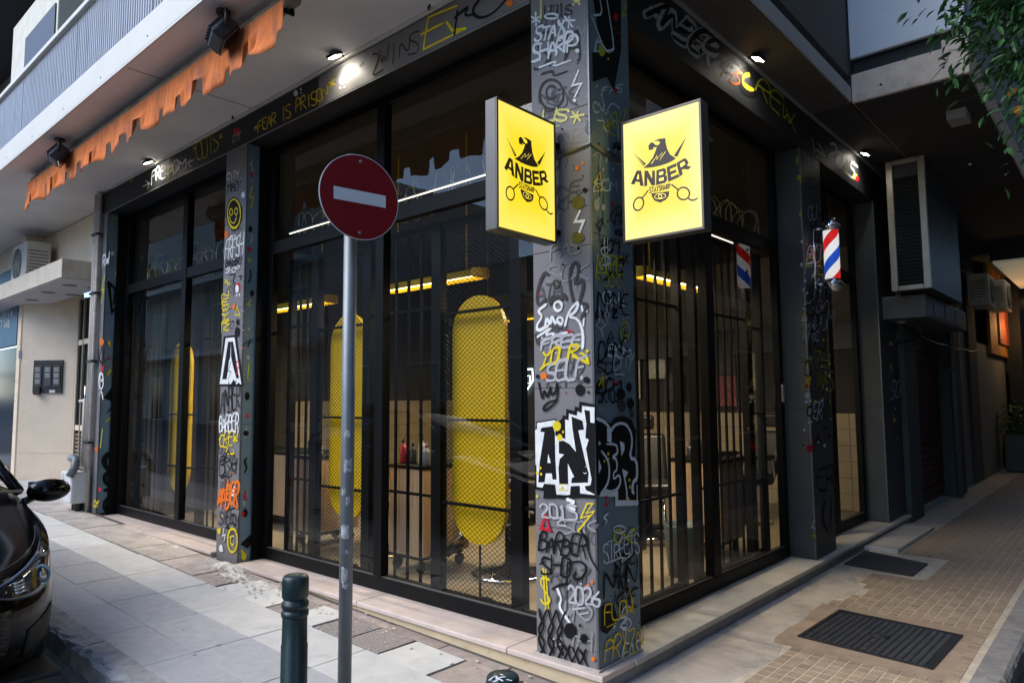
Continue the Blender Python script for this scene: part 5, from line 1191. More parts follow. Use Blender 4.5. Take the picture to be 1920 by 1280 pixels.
h.stroke('k', .018, [(900, 620), (886, 640), (902, 670), (890, 700)]); h.stroke('r', .018, [(896, 808), (884, 826), (896, 850)]); h.dots('g', (884, 866, 9, 8), (886, 882, 7, 6)); h.dot('k', 892, 925, 14, 24); h.dot('r', 880, 932, 8, 16); h.poly('k', [(925, 1045), (905, 1060), (865, 1100), (905, 1125), (925, 1100)]); h.dots('y', (884, 1168, 14, 26), (874, 1140, 7, 12))
# ---------------- third column, side face
t3 = Face(col3, 0, -7.3285, (1, 0, 0), 160, 300, 3.2)
t3.dots('l', (177, 236, 10, 14), (177, 262, 5)); t3.bolt('l', .022, (165, 345), (185, 360)); t3.bolt('l', .022, (205, 330), (235, 318), (222, 388), (212, 378)); t3.dots('w', (228, 490, 14, 18), (215, 525, 6), (228, 520, 4), (163, 560, 9, 12)); t3.dots('r', (232, 572, 12, 13), (217, 760, 6, 9)); t3.dots('y', (202, 684, 24, 30), (228, 640, 12, 14)); t3.bolt('k', .04, (140, 735), (236, 828), (160, 912), (140, 735)); t3.bolt('k', .03, (180, 770), (170, 860), (205, 830)); t3.dots('k', (207, 972, 16, 20))
t3.dots('y', (204, 1062, 14, 16), (206, 1086, 6)); t3.dots('w', (202, 1158, 15, 17), (215, 1132, 5), (202, 1182, 5)); t3.stroke('y', .03, [(143, 1090), (146, 1110)]); t3.dot('r', 140, 1188, 6, 8)
t4 = t3.view(160, 650, 2.976)
t4.stroke('l', .03, [(120, 160), (140, 132)]); t4.dot('r', 182, 225, 12, 28); t4.poly('k', [(100, 285), (150, 222), (205, 205), (205, 235), (140, 275), (205, 268), (205, 300), (110, 380), (160, 310)]); t4.stroke('l', .03, [(115, 416), (188, 354)]); t4.dot('l', 172, 395, 6); t4.dots('w', (174, 465, 15, 18), (170, 492, 6), (186, 490, 4)); t4.dot('r', 168, 550, 7, 12)
t4.ring('k', .06, 142, 640, 36, 45, 30, 330); t4.ring('k', .06, 142, 735, 34, 36); t4.ring('k', .05, 140, 880, 34, 40); t4.stroke('k', .05, [(110, 800), (180, 770)], [(145, 780), (145, 830)]); t4.stroke('l', .03, [(160, 822), (178, 800)]); t4.dot('r', 174, 906, 10, 12)
t5 = Face(col3, 1, -.0012, (0, -1, 0), 160, 300, 3.2)
t5.word('w', .03, 'RW', (102, 640), (142, 630), (104, 575)); t5.bolt('l', .03, (118, 690), (98, 780), (112, 775), (94, 860)); t5.dot('o', 97, 1090, 14, 24); t5.word('k', .03, 'KX', (80, 1225), (118, 1210), (80, 1140)); t5.dot('r', 102, 1250, 8, 20)
t6 = t5.view(160, 650, 2.976); t6.ring('w', .03, 88, 190, 12, 45); t6.ring('w', .025, 90, 170, 8, 20); t6.stroke('w', .025, [(80, 270), (90, 240), (98, 290)]); t6.stroke('l', .03, [(95, 460), (84, 560)]); t6.dot('o', 60, 570, 8, 14); t6.dot('r', 80, 795, 7, 13); t6.word('y', .025, 'CY', (45, 895), (74, 885), (46, 865))
# ---------------- left fascia
u = Face(fl, 1, -.0060, (0, -1, 0), 0, 0, 2.909)
underlay(u, (720, 1010, 1240, 820), 5, 'xdd', .012, TXT, (30, 60)) if 0 else None
u.word('w', .022, 'FREE', (828, 1000), (928, 950), (826, 935)); u.word('y', .028, 'P', (918, 968), (948, 955), (918, 905)); u.word('w', .022, 'DM', (945, 952), (1015, 912), (945, 890)); u.stroke('w', .018, [(780, 1018), (815, 1000)], [(795, 985), (815, 1002), (805, 1028)], [(1058, 872), (1022, 890)], [(1040, 868), (1022, 892), (1042, 910)], smooth=0)
u.word('l', .014, 'OUTS', (1075, 890), (1200, 815), (1070, 800)); u.word('l', .012, '*', (1050, 845), (1078, 830), (1050, 800), jit=0); u.word('l', .012, '*', (1192, 775), (1218, 762), (1192, 735), jit=0); u.word('l', .010, 'OP', (710, 995), (738, 985), (710, 962))
u.word('y', .013, 'FEAR IS PRISON', (1408, 722), (1792, 532), (1406, 660)); u.word('y', .012, '*', (1383, 728), (1410, 715), (1383, 690), jit=0); u.word('y', .014, '*', (1790, 515), (1832, 490), (1790, 455), jit=0); u.dots('w', (1613, 510, 12, 18), (1641, 488, 5, 8), (1645, 508, 4)); u.dot('r', 1292, 720, 20, 24); u.word('g', .010, 'CITY', (1268, 782), (1312, 758), (1270, 745))
u2 = u.view(560, 0, 2.909)
u2.dots('w', (237, 443, 16, 20), (227, 480, 6), (249, 474, 5)); u2.stroke('k', .014, [(405, 300), (430, 290), (440, 320), (395, 425), (460, 380)], [(335, 365), (355, 340)]); u2.word('d', .013, 'WINS', (440, 375), (660, 268), (446, 270))
u2.stroke('y', .022, [(862, 34), (708, 96), (680, 272), (908, 158)], [(668, 190), (740, 152), (790, 128)], [(808, 122), (838, 168), (910, 158)], smooth=0); u2.stroke('k', .020, [(866, 60), (850, 192)], [(850, 100), (930, 30), (900, 90), (960, 80)], [(1000, -20), (940, 60), (980, 105), (1060, 80), (1130, 0)]); u2.dots('o', (1150, 20, 20, 18), (1200, -2, 10))
# ---------------- right fascia
v = Face(fr, 0, .0034, (1, 0, 0), 1140, 0, 2.4615)
v.word('g', .075, 'ANBER', (170, 75), (470, 290), (250, 0), jit=.02); v.word('k', .035, 'ANBER', (175, 75), (475, 290), (255, 0), jit=.02); v.dot('y', 412, 225, 12, 16); v.dot('r', 325, 168, 8)
v.word('d', .03, 'THE', (440, 250), (560, 340), (500, 215)); v.word('o', .022, 'HS', (520, 345), (600, 400), (560, 300)); v.stroke('k', .085, [(650, 330), (612, 335), (606, 390), (650, 428), (680, 430)]); v.stroke('y', .035, [(652, 345), (625, 350), (620, 385), (650, 410), (672, 415)])
v.word('l', .020, 'REW', (680, 440), (850, 590), (700, 360)); v.stroke('l', .018, [(820, 500), (865, 612)]); v.word('d', .02, 'EKA', (900, 600), (1000, 690), (910, 570)); v.word('w', .030, '2015', (1010, 720), (1135, 835), (1030, 660), jit=.02); v.dots('y', (1140, 815, 12, 16), (1100, 790, 8)); v.dot('r', 1150, 825, 8, 14); v.stroke('w', .02, [(960, 690), (1010, 730)], [(970, 660), (1000, 720)], [(940, 640), (955, 700)], smooth=0)
# ---------------- right column faces
w4 = Face(col4, 0, .0012, (1, 0, 0), 1120, 420, 2.909)
underlay(w4, (1110, 60, 1285, 1230), 16, 'kkbgwl', .013, TXT, (60, 160)); splash(w4, (1110, 40, 1280, 1240), 50, 'wkwyrb', (3, 9))
w4.dots('w', (1113, 96, 6, 8), (1112, 222, 6, 12), (1122, 358, 6, 7), (1128, 520, 15, 16), (1118, 547, 5), (1138, 547, 5), (1145, 936, 16, 18), (1138, 968, 8), (1161, 960, 6, 7)); w4.dots('y', (1130, 483, 9), (1118, 502, 6), (1146, 858, 12, 22), (1132, 880, 8), (1160, 842, 6, 10)); w4.dots('r', (1140, 884, 9), (1122, 650, 6), (1156, 1222, 18, 22)); w4.word('k', .02, 'RS', (1160, 700), (1245, 700), (1165, 500)); w4.ring('k', .02, 1158, 1020, 18, 26); w4.word('g', .010, 'Y', (1170, 600), (1195, 600), (1170, 535)); w4.dot('v', 1215, 850, 22, 40)
w5 = w4.view(1140, 800, 2.4615); w5.stroke('w', .018, [(952, 428), (938, 464)], smooth=0); w5.dot('w', 949, 466, 5); w5.dots('l', (950, 500, 9), (956, 516, 5)); w5.stroke('k', .04, [(1000, 340), (985, 420), (1010, 480)], [(1030, 330), (1025, 480)]); w5.word('k', .02, 'ER', (965, 290), (1045, 280), (965, 190))
w6 = w4.view(1140, 0, 2.4615); w6.stroke('g', .010, *[[(905 + 9 * i, 700 + (i * 13) % 20), (908 + 8 * i, 770 - (i * 17) % 30)] for i in range(8)], smooth=0); w6.word('d', .015, 'ROU', (910, 880), (965, 870), (912, 820)); w6.word('b', .010, 'GU', (920, 1020), (962, 1015), (920, 950)); w6.dots('y', (880, 822, 11, 14), (888, 840, 5), (870, 740, 4, 20), (884, 988, 4, 10))
w7 = Face(col5, 0, .0012, (1, 0, 0), 1120, 420, 2.909); underlay(w7, (1590, 60, 1690, 1230), 10, 'kkxdb', .014, TXT, (60, 160)); splash(w7, (1590, 300, 1690, 1240), 24, 'wkylb', (2, 6))
w7.dots('l', (1598, 650, 8, 14), (1620, 1070, 8, 14), (1602, 775, 6, 12)); w7.dots('w', (1608, 655, 5), (1608, 800, 4), (1623, 1005, 4))
# scrawl on the near bollard cap
cap = [o for o in b2.children if o.name.startswith('cap')][0]
bz = Face(cap, 2, .609, (0, 0, 1), 820, 1100, 7.11)
bz.stroke('w', .006, [(690, 1240), (740, 1195), (800, 1180), (780, 1230), (840, 1200), (900, 1195)], [(750, 1260), (830, 1220), (870, 1250)], [(840, 1160), (870, 1170)], [(930, 1230), (985, 1245)])
# ================================================================ PARKED CAR (local frame: +X forward, +Y kerb side, front axle on the ground at the origin)
cx0 = -2.99
car = thing('parked_car', 'black hatchback parked at the left kerb with its nose toward the corner', 'car', (cx0, -2.53, zs(cx0) - .145), rot=(0, SL, 0))
PAINT = M('black_car_paint', (.0025, .0026, .003), .12, 0, var=.2, spec=.28)
CGL = M('car_glass', (.006, .008, .010), .12, spec=.3); RUBB = M('tyre_rubber', (.015, .015, .015), .85)
def plan(n=72):
    pts = []
    for i in range(n):       # superellipse plan outline, rounder at the nose
        a = 2 * math.pi * i / n; c_, s_ = math.cos(a), math.sin(a)
        ex = 2 / (4.2 if c_ > 0 else 5); ey = 2 / 3.6
        x = abs(c_) ** ex * (1 if c_ > 0 else -1); y = abs(s_) ** ey * (1 if s_ > 0 else -1)
        pts.append((-1.27 + 2.12 * x, .885 * y))
    return pts
pl = plan(); n = len(pl)
def topz(x): # shoulder / bonnet line
    if x > -.75: return .68 + (.98 - .68) * min(1, max(0, (.85 - x) / 1.6)) ** .62
    return .98 + .02 * min(1, (-.75 - x) / 2)
levels = [(.20, .06, 0), (.26, .025, 0), (.38, .004, 0), (.52, .0, 0), (.60, .010, 0), (0, .030, .93), (0, .075, .985), (0, .16, 1.01), (0, .34, 1.025), (0, .60, 1.035)]
mb = MB()
for z, ins, ft in levels:
    for x, y in pl:
        r = math.hypot((x + 1.27) / 2.12, y / .885) or 1
        k = 1 - ins / .885; kx = 1 - ins / 2.12 * (1.25 if x > 0 else 1)
        X_, Y_ = -1.27 + (x + 1.27) * kx, y * k
        tz = topz(x)
        zz = z if ft == 0 else max(.62, tz * ft)
        if ft == 0 and z > .5: zz = min(z, tz * .93)
        mb.v.append((X_, Y_, zz))
for i in range(len(levels) - 1):
    for k in range(n): mb.f.append((i * n + k, i * n + (k + 1) % n, (i + 1) * n + (k + 1) % n, (i + 1) * n + k)); mb.sm.append(True)
mb.f.append(tuple((len(levels) - 1) * n + k for k in range(n))); mb.f.append(tuple(reversed(range(n)))); mb.sm += [False, False]
o_body_v = list(mb.v); o = mb.build('body', PAINT, car, local=True)
# greenhouse
gl = [(-.55, .78, .97), (-3.15, .78, 1.0), (-1.35, .60, 1.42), (-2.85, .58, 1.42)]
mb = MB(); xs_ = [-.55, -1.0, -1.4, -2.1, -2.8, -3.2]; zt = [.985, 1.24, 1.40, 1.44, 1.38, 1.02]; wt = [.70, .66, .60, .59, .57, .66]
for X_, Z_, W_ in zip(xs_, zt, wt): mb.v += [(X_, -.80, .97), (X_, -W_, Z_), (X_, W_, Z_), (X_, .80, .97)]
for i in range(len(xs_) - 1):
    for k in range(3): mb.f.append((4 * i + k, 4 * i + k + 1, 4 * i + 5 + k, 4 * i + 4 + k)); mb.sm.append(False)
mb.sm = [True] * len(mb.f); mb.f += [(0, 3, 2, 1), (20, 21, 22, 23)]; mb.sm += [False, False]
mb.build('windows', CGL, car, local=True)
mb = MB()
for s_ in (-1, 1):
    mb.tube([(-.50, s_ * .80, .975), (-.95, s_ * .69, 1.235), (-1.38, s_ * .62, 1.405), (-2.1, s_ * .61, 1.45), (-2.8, s_ * .59, 1.39), (-3.25, s_ * .68, 1.02)], .035, 8)
    mb.tube([(-1.75, s_ * .80, .97), (-1.72, s_ * .62, 1.42)], .04, 6)
mb.build('pillar', PAINT, car, local=True)
MB().add([(-1.4, -.61, 1.425), (-2.1, -.60, 1.465), (-2.85, -.58, 1.40), (-2.85, .58, 1.40), (-2.1, .60, 1.465), (-1.4, .61, 1.425), (-1.4, 0, 1.45), (-2.1, 0, 1.49), (-2.85, 0, 1.42)], [(0, 6, 7, 1), (1, 7, 8, 2), (6, 5, 4, 7), (7, 4, 3, 8)], True).build('roof', PAINT, car, local=True)
MB().tube([(-.42, -.80, .985), (-.40, 0, 1.02), (-.42, .80, .985)], .010, 6).build('wiper_trim', STEEL, car, local=True)
HLG = M('lamp_lens', (.02, .024, .028), .06, coat=1.0); REF = M('lamp_reflector', (.55, .6, .66), .12, .9); BLU = M('lamp_blue_ring', (.22, .42, .60), .2, .5)
BODY = [Vector(p) for p in o_body_v]
def skin(ang, lev, off=0.):      # point on the body shell: ang degrees round the plan outline, lev = level index
    k = (ang / 360 * n) % n; k0 = int(k); fk = k - k0; l0 = min(int(lev), len(levels) - 2); fl_ = lev - l0
    g = lambda i, j: BODY[i * n + j % n]
    p = (g(l0, k0) * (1 - fk) + g(l0, k0 + 1) * fk) * (1 - fl_) + (g(l0 + 1, k0) * (1 - fk) + g(l0 + 1, k0 + 1) * fk) * fl_
    da = (g(l0, k0 + 1) - g(l0, k0)); dl = (g(l0 + 1, k0) - g(l0, k0)); nn = da.cross(dl).normalized()
    return p + nn * off
def patch(name, mat, par, a0, a1, lo, hi, na=14, nl=6, off=.004):
    mb = MB(); po = par.location if par is not car else Vector((0, 0, 0))
    for i in range(na + 1):
        t = i / na; ang = a0 + (a1 - a0) * t; l0, l1 = lo(t), hi(t)
        for j in range(nl + 1): mb.v.append(tuple(skin(ang, l0 + (l1 - l0) * j / nl, off) - po))
    mb.f = [(i * (nl + 1) + j, (i + 1) * (nl + 1) + j, (i + 1) * (nl + 1) + j + 1, i * (nl + 1) + j + 1) for i in range(na) for j in range(nl)]; mb.sm = [True] * len(mb.f)
    ob = mb.build(name, mat, par, local=True); md = ob.modifiers.new('s', 'SOLIDIFY'); md.thickness = .004; md.offset = 0
    return ob
for s_ in (-1, 1):
    hl = empty('headlight', car); hl.location = (.55, s_ * .74, .66)
    patch('lens', HLG, hl, s_ * 14, s_ * 52, lambda t: 4.4 - .95 * math.sin(math.pi * min(1, t * 1.05)) ** .6 + .6 * t, lambda t: 4.7 + 1.15 * t ** .6 + .1)
    c_ = skin(s_ * 37, 4.5, .006) - hl.location; ax_ = Vector((.9, s_ * .5, .18)).normalized()
    MB().lathe(c_, [(.050, 0), (.056, .003), (.056, .009), (.048, .011), (.044, .004)], 24, ax_).build('projector_ring', BLU, hl, local=True)
    MB().lathe(c_ + ax_ * .001, [(.044, 0), (.04, .008), (.02, .013), (.004, .014)], 20, ax_).build('projector_lens', HLG, hl, local=True)
    MB().lathe(c_ + ax_ * .008, [(.022, 0), (.022, .008), (.01, .010)], 16, ax_).build('bulb_glint', REF, hl, local=True)
    for q_ in range(4): patch('reflector_facet', REF, hl, s_ * (22 + 0 * q_), s_ * 27, lambda t, q_=q_: 4.15 + .2 * q_, lambda t, q_=q_: 4.28 + .2 * q_, 3, 2, .008)
patch('grille', M('grille_black', (.008, .008, .008), .5), car, -20, 20, lambda t: 1.4, lambda t: 3.3, 16, 4)
for q_ in range(5): patch('grille_bar', M('grille_bar', (.03, .03, .03), .3), car, -19, 19, lambda t, q_=q_: 1.6 + .32 * q_, lambda t, q_=q_: 1.68 + .32 * q_, 16, 1, .01)
for s_ in (-1, 1): patch('bumper_vent', M('vent_black', (.006, .006, .006), .6), car, s_ * 28, s_ * 48, lambda t: 1.0 + .4 * t, lambda t: 2.2 + .5 * t, 10, 4)
patch('bonnet_seam', M('seam_black', (.002, .002, .002), .8), car, -62, 62, lambda t: 6.15, lambda t: 6.22, 40, 1, .002)
for s_ in (-1, 1):
    m3 = empty('wing_mirror', car); m3.location = (-.62, s_ * .88, .93)
    mm = MB().sphere((0, s_ * .13, .02), 1., 20, 12, (.075, .135, .078)); mm.build('mirror_shell', PAINT, m3, local=True)
    MB().tube([(.02, s_ * -.06, -.06), (.0, s_ * .06, -.01)], [.03, .025], 8).build('mirror_arm', PAINT, m3, local=True)
    MB().obox((-.062, s_ * .13, .02), (.004, 0, 0), (0, .11, 0), (0, 0, .06)).build('mirror_glass', CHROME, m3, local=True)
    for X_ in (0, -2.6):
        wh = empty('wheel', car); wh.location = (X_, s_ * .71, .31)
        MB().lathe((0, -.1, 0), [(.20, 0), (.29, .01), (.31, .04), (.31, .16), (.29, .19), (.20, .2)], 32, (0, 1, 0)).build('tyre', RUBB, wh, local=True)
        MB().lathe((0, -.09 if s_ < 0 else .07, 0), [(.05, 0), (.20, .006), (.205, .02), (.05, .02)], 24, (0, 1, 0)).build('rim', STEEL, wh, local=True)
B('splitter', BLACKP, car, .55, .83, -.72, .72, .17, .199, .01, local=True)

# ================================================================ LEFT NEIGHBOUR (apartment entrance)
nb = thing('apartment_building', 'cream stone apartment entrance with flat canopy left of the shop', 'building', (-9.5, 0, zs(-9.5)))
STONE = M('cream_stone', (.86, .71, .53), .75, var=.08, scale=2.5, bump=.06, dirt=(.68, .53, .38), dscale=1.2, dlo=.48, dhi=.85)
zg = zs(-9)
wa, wb_ = PY(32, 900, .05), PY(134, 900, .45)       # slanted entrance wall runs from the street inwards
A0 = Vector((-10.85, .0, 0)); 
dirw = Vector((math.cos(math.radians(38)), math.sin(math.radians(38)), 0)); nw = Vector((dirw.y, -dirw.x, 0))
def hit(u, v):      # point on the slanted wall
    r = ray(u, v); t = (A0 - CAM).dot(nw) / r.dot(nw); return CAM + r * t
A1 = hit(136, 800); A1.z = 0
def wall_seg(name, p, q, z0, z1, mat, thick, par=nb, bev=0.004):
    p, q = Vector((p[0], p[1], 0)), Vector((q[0], q[1], 0)); d_ = (q - p).normalized(); nn = Vector((-d_.y, d_.x, 0))
    return MB().obox((p + q) / 2 + nn * thick / 2 + Vector((0, 0, (z0 + z1) / 2)), (q - p) / 2, nn * thick / 2, (0, 0, (z1 - z0) / 2)).build(name, mat, par, bev)
Lw = (A1 - A0).length
for k, (za, zb_) in enumerate(((zg + .1, .62), (.623, 3.1))):
    for j, (fa, fb_) in enumerate(((0, 1.0),)):
        wall_seg('stone_slab', A0 + dirw * (Lw * fa + .002), A0 + dirw * (Lw * fb_ - .002), za, zb_, STONE, .05)
for za, zb_ in ((zg, .95), (.953, 1.75), (1.753, 2.75), (2.753, 4.05)):
    wall_seg('pier_slab', (-11.05, -.02), (-10.87, -.02), za, zb_, STONE, .3)
wall_seg('upper_wall', (-10.9, .25), (-7.56, .25), 3.1, 4.05, STONE, .2)
wall_seg('jamb_slab', A1, A1 + Vector((.05, .02, 0)), zg, 3.1, STONE, .06)
wall_seg('corner_pilaster', (-7.63, .0), (-7.56, .0), zg, 4.05, M('pale_pilaster', (.60, .56, .50), .7, var=.08), .3)
DOORG = M('door_glass_dark', (.02, .024, .026), .12)
D0 = A1 + Vector((.06, .03, 0)); D1 = Vector((-7.66, .42, 0))
dr_ = empty('entrance_door', nb, (D0 + D1) / 2)
ALU = M('bronze_aluminium', (.33, .28, .22), .4, .5)
wall_seg('glass', D0, D1, zg + .12, 3.0, DOORG, .02, dr_, 0)
wall_seg('fanlight_rail', D0 - Vector((0, .03, 0)), D1 - Vector((0, .03, 0)), 2.28, 2.36, STONE, .02, dr_); wall_seg('mid_rail', D0 - Vector((0, .03, 0)), D1 - Vector((0, .03, 0)), .98, 1.06, STONE, .02, dr_)
for k in range(12): wall_seg('louvre', D0 - Vector((0, .02, 0)), D1 - Vector((0, .02, 0)), .24 + k * .06, .275 + k * .06, ALU, .012, dr_, 0)
for f_ in (0, .12, .52, .96): p_ = D0 + (D1 - D0) * f_ - Vector((0, .035, 0)); wall_seg('stile', p_, p_ + (D1 - D0).normalized() * .06, zg + .1, 3.0, ALU, .03, dr_)
MB().tube([D0 + (D1 - D0) * .35 + Vector((0, -.1, 1.25)), D0 + (D1 - D0) * .35 + Vector((0, -.1, 1.65))], .015, 8).build('pull_handle', CHROME, dr_)
B('entrance_step', MARBLE2, nb, -10.6, -7.7, -.06, 1.2, zg - .05, zg + .12, .01)
# canopy
can = PX(115, 521, -7.75); cy_f = can.y; cz = can.z
cn = B('canopy', M('canopy_cream', (.60, .53, .42), .75, var=.1, dirt=(.35, .25, .16), dscale=3, dlo=.55, dhi=.8), nb, -13, -7.75, cy_f, .28, cz + .012, cz + .25, .006)
B('canopy_soffit', M('canopy_soffit', (.55, .545, .55), .85, var=.05), cn, -13, -7.77, cy_f + .02, .26, cz, cz + .0115)
for x, y in ((-8.3, cy_f + .25), (-9.2, cy_f + .25), (-8.3, cy_f + .55), (-9.2, cy_f + .55), (-10.2, cy_f + .3)):
    MB().lathe((x, y, cz - .006), [(.075, 0), (.09, .002), (.09, .0055)], 18).build('downlight', M('downlight_dark', (.06, .06, .06), .4), cn)
def ac_unit(label, c, ux, nrm, w=.78, h=.55, d=.28, parent=None, mat=None, foot=True):
    c, ux, nrm = Vector(c), Vector(ux).normalized(), Vector(nrm).normalized(); uz = Vector((0, 0, 1))
    t = thing('air_conditioner', label, 'air conditioner', c)
    mat = mat or M('ac_white', (.58, .55, .48), .5, var=.1, dirt=(.38, .32, .25), dscale=4)
    MB().obox(c + uz * h / 2, ux * w / 2, nrm * d / 2, uz * h / 2).build('casing', mat, t, .012)
    fc = c + uz * h / 2 + nrm * (d / 2 + .002) - ux * w * .1
    MB().lathe(fc, [(h * .40, 0), (h * .40, .004)], 28, nrm).build('fan_opening', BLACKP, t)
    for k in range(6): MB().tube([fc + nrm * .012 + (ux * math.cos(a_) + uz * math.sin(a_)) * h * (.065 * (k + 1)) for a_ in [2 * math.pi * q_ / 24 for q_ in range(25)]], .003, 4).build('guard_ring', mat, t)
    for k in range(4): a_ = math.pi * k / 4; dv = (ux * math.cos(a_) + uz * math.sin(a_)) * h * .39; MB().tube([fc + nrm * .013 - dv, fc + nrm * .013 + dv], .003, 4).build('guard_spoke', mat, t)
    for k in range(7): MB().obox(c + uz * (h * .25 + k * h * .085) + ux * (w / 2 + .001), ux * .002, nrm * d * .38, uz * .006).build('side_slot', BLACKP, t)
    if foot:
        for e_ in (-1, 1): MB().obox(c + ux * e_ * w * .35 - uz * .018, ux * .02, nrm * d * .5, uz * .017).build('foot', BLACKP, t)
    return t
ac_unit('cream air conditioner standing on the entrance canopy', (-10.55, cy_f + .35, cz + .29), (1, 0, 0), (0, -1, 0), .8, .6, .32)
# intercom panel
def hp(u, v, k=0.): return hit(u, v) + nw * k
ic = thing('intercom_panel', 'dark intercom panel with rows of name plates on the cream wall', 'intercom', hp(92, 707))
def wrect(name, u0, v0, u1, v1, k0, k1, mat, par, bev=0.):
    a_, b_ = hp(u0, v1), hp(u1, v0); cc = (a_ + b_) / 2
    wdt = (b_ - a_).dot(dirw); hgt = b_.z - a_.z
    return MB().obox(cc + nw * (k0 + k1) / 2, dirw * wdt / 2, nw * (k1 - k0) / 2, (0, 0, hgt / 2)).build(name, mat, par, bev)
ICM = M('intercom_dark', (.055, .052, .05), .45, .2); PLT = M('name_plate', (.42, .41, .39), .5, var=.2, scale=60)
wrect('back_plate', 63, 675, 120, 737, 0, .03, ICM, ic, .003)
for k, u0 in enumerate((67, 85.5, 102)):
    wrect('module', u0, 686, u0 + 14.5, 724, .0305, .042, M('intercom_module', (.12, .12, .115), .4, .3), ic)
    for j in range(3):
        if k == 1 and j == 2: continue
        for l in range(3): wrect('name_plate', u0 + 2.5, 689 + j * 11 + l * 2.8, u0 + 11.5, 691 + j * 11 + l * 2.8, .0425, .045, PLT, ic)
wrect('reader', 68, 726, 80, 740, .031, .07, ICM, ic, .004); wrect('notice', 95, 731, 106, 736, .031, .034, M('notice_white', (.7, .7, .7), .6), ic)
wrect('street_number', 35, 657, 41, 672, .003, .008, M('number_grey', (.25, .28, .33), .5), nb)
# scrawl on pier
for k in range(5): MB().tube([PY(25 + 6 * math.sin(k * 2), 715 + k * 13, -.024), PY(30, 712 + k * 13, -.024), PY(35, 719 + k * 13, -.024)], .004, 4).build('scrawl', PC['d'], nb)
# blue shop sign and dark shop front further left
bs = thing('shop_front', 'dark shop front with blue sign board beyond the cream entrance', 'shop', (-12.5, 0, zs(-12.5)))
B('glass', DOORG, bs, -16, -11.1, .05, .08, zs(-12), 2.3); B('frame', BLACKM, bs, -11.12, -11.06, -.0, .1, zs(-12), 2.3)
BLU2 = M('sign_blue', (.012, .09, .17), .4)
B('sign_board', BLU2, bs, -16, -11.06, -.03, .04, 2.32, 3.6)
def sign_text(txt, u0, v0, du, hgt, w, par):
    m2 = MB(); ribbon.z = 0
    for i, ch in enumerate(txt):
        for st in FONT[ch]: ribbon(m2, [PY(u0 + (i + a_ * .75) * du, v0 - b_ * hgt + (-.2) * 0, -.0325) for a_, b_ in (chaikin(st, 1) if len(st) > 2 else st)], w, (0, -1, 0))
    m2.build('lettering', PC['w'], par, fix=False)
sign_text('PANTA', -2, 593, 5.4, 14, .035, bs); sign_text('57', -4, 613, 5, 11, .03, bs); sign_text('165', 7, 612, 4, 11, .03, bs)
B('upper_wall', STONE, bs, -16, -11.06, .1, .4, 3.6, 4.05)
# pipes and gas meter
pp = thing('drain_pipe', 'pale drain pipes running down the wall beside the far column', 'pipe', (-7.7, -.06, zs(-7.7)))
PIPE = M('pale_pipe', (.50, .46, .41), .6, var=.15, dirt=(.3, .26, .22), dscale=5)
for k, (x, y, r_) in enumerate(((-7.49, -.045, .022), (-7.55, -.05, .017), (-7.61, -.045, .026))): MB().tube([(x, y, .25 if k else zs(x)), (x, y, 4.03)], r_, 10).build('pipe', PIPE, pp)
for z in (.9, 1.9, 2.75, 3.5): B('clip', BLACKP, pp, -7.65, -7.46, -.08, -.012, z, z + .025)
MB().tube([(-7.62, -.06, 1.42), (-7.86, -.06, 1.42)], .02, 8).build('branch_pipe', PIPE, pp); MB().tube([(-7.62, -.06, .66), (-7.86, -.06, .66)], .02, 8).build('branch_pipe', PIPE, pp); MB().tube([(-7.64, -.075, .62), (-7.64, -.075, 1.45)], .02, 8).build('branch_pipe', PIPE, pp)
gmz = PY(150, 945, -.12).z; gx0, gx1 = -7.92, -7.52
gm = thing('gas_meter_box', 'white gas meter box with grey elbow pipe at the pavement edge', 'meter box', ((gx0 + gx1) / 2, -.12, zs(-7.9)))
B('cabinet', M('meter_white', (.66, .67, .66), .5, var=.05, dirt=(.45, .44, .42), dscale=5), gm, gx0, gx1, -.22, -.03, zs(-7.9) + .09, zs(-7.9) + .47, .02)
B('door_seam', M('seam_grey', (.35, .35, .36), .6), gm, gx0 + .1, gx0 + .108, -.2215, -.2195, zs(-7.9) + .11, zs(-7.9) + .45); B('label', M('label_blue', (.1, .13, .35), .5, var=.5, scale=50), gm, gx0 + .22, gx0 + .27, -.2225, -.2195, zs(-7.9) + .2, zs(-7.9) + .33)
GP = M('grey_pvc', (.13, .15, .17), .4)
MB().tube([(gx0 + .1, -.14, zs(-8) + .62), (gx1 - .12, -.16, zs(-8) + .63), (gx1 - .03, -.17, zs(-8) + .61), (gx1 - .0, -.19, zs(-8) + .52), (gx1 - .02, -.235, zs(-8) + .42)], .045, 14).build('elbow_pipe', GP, gm); MB().tube([(gx1 - .1, -.1, zs(-8)), (gx1 - .1, -.1, zs(-8) + .12)], .05, 10).build('stub', BLACKP, gm); MB().tube([(gx1 - .22, -.1, zs(-8)), (gx1 - .22, -.1, zs(-8) + .12)], .04, 10).build('stub', BLACKP, gm)

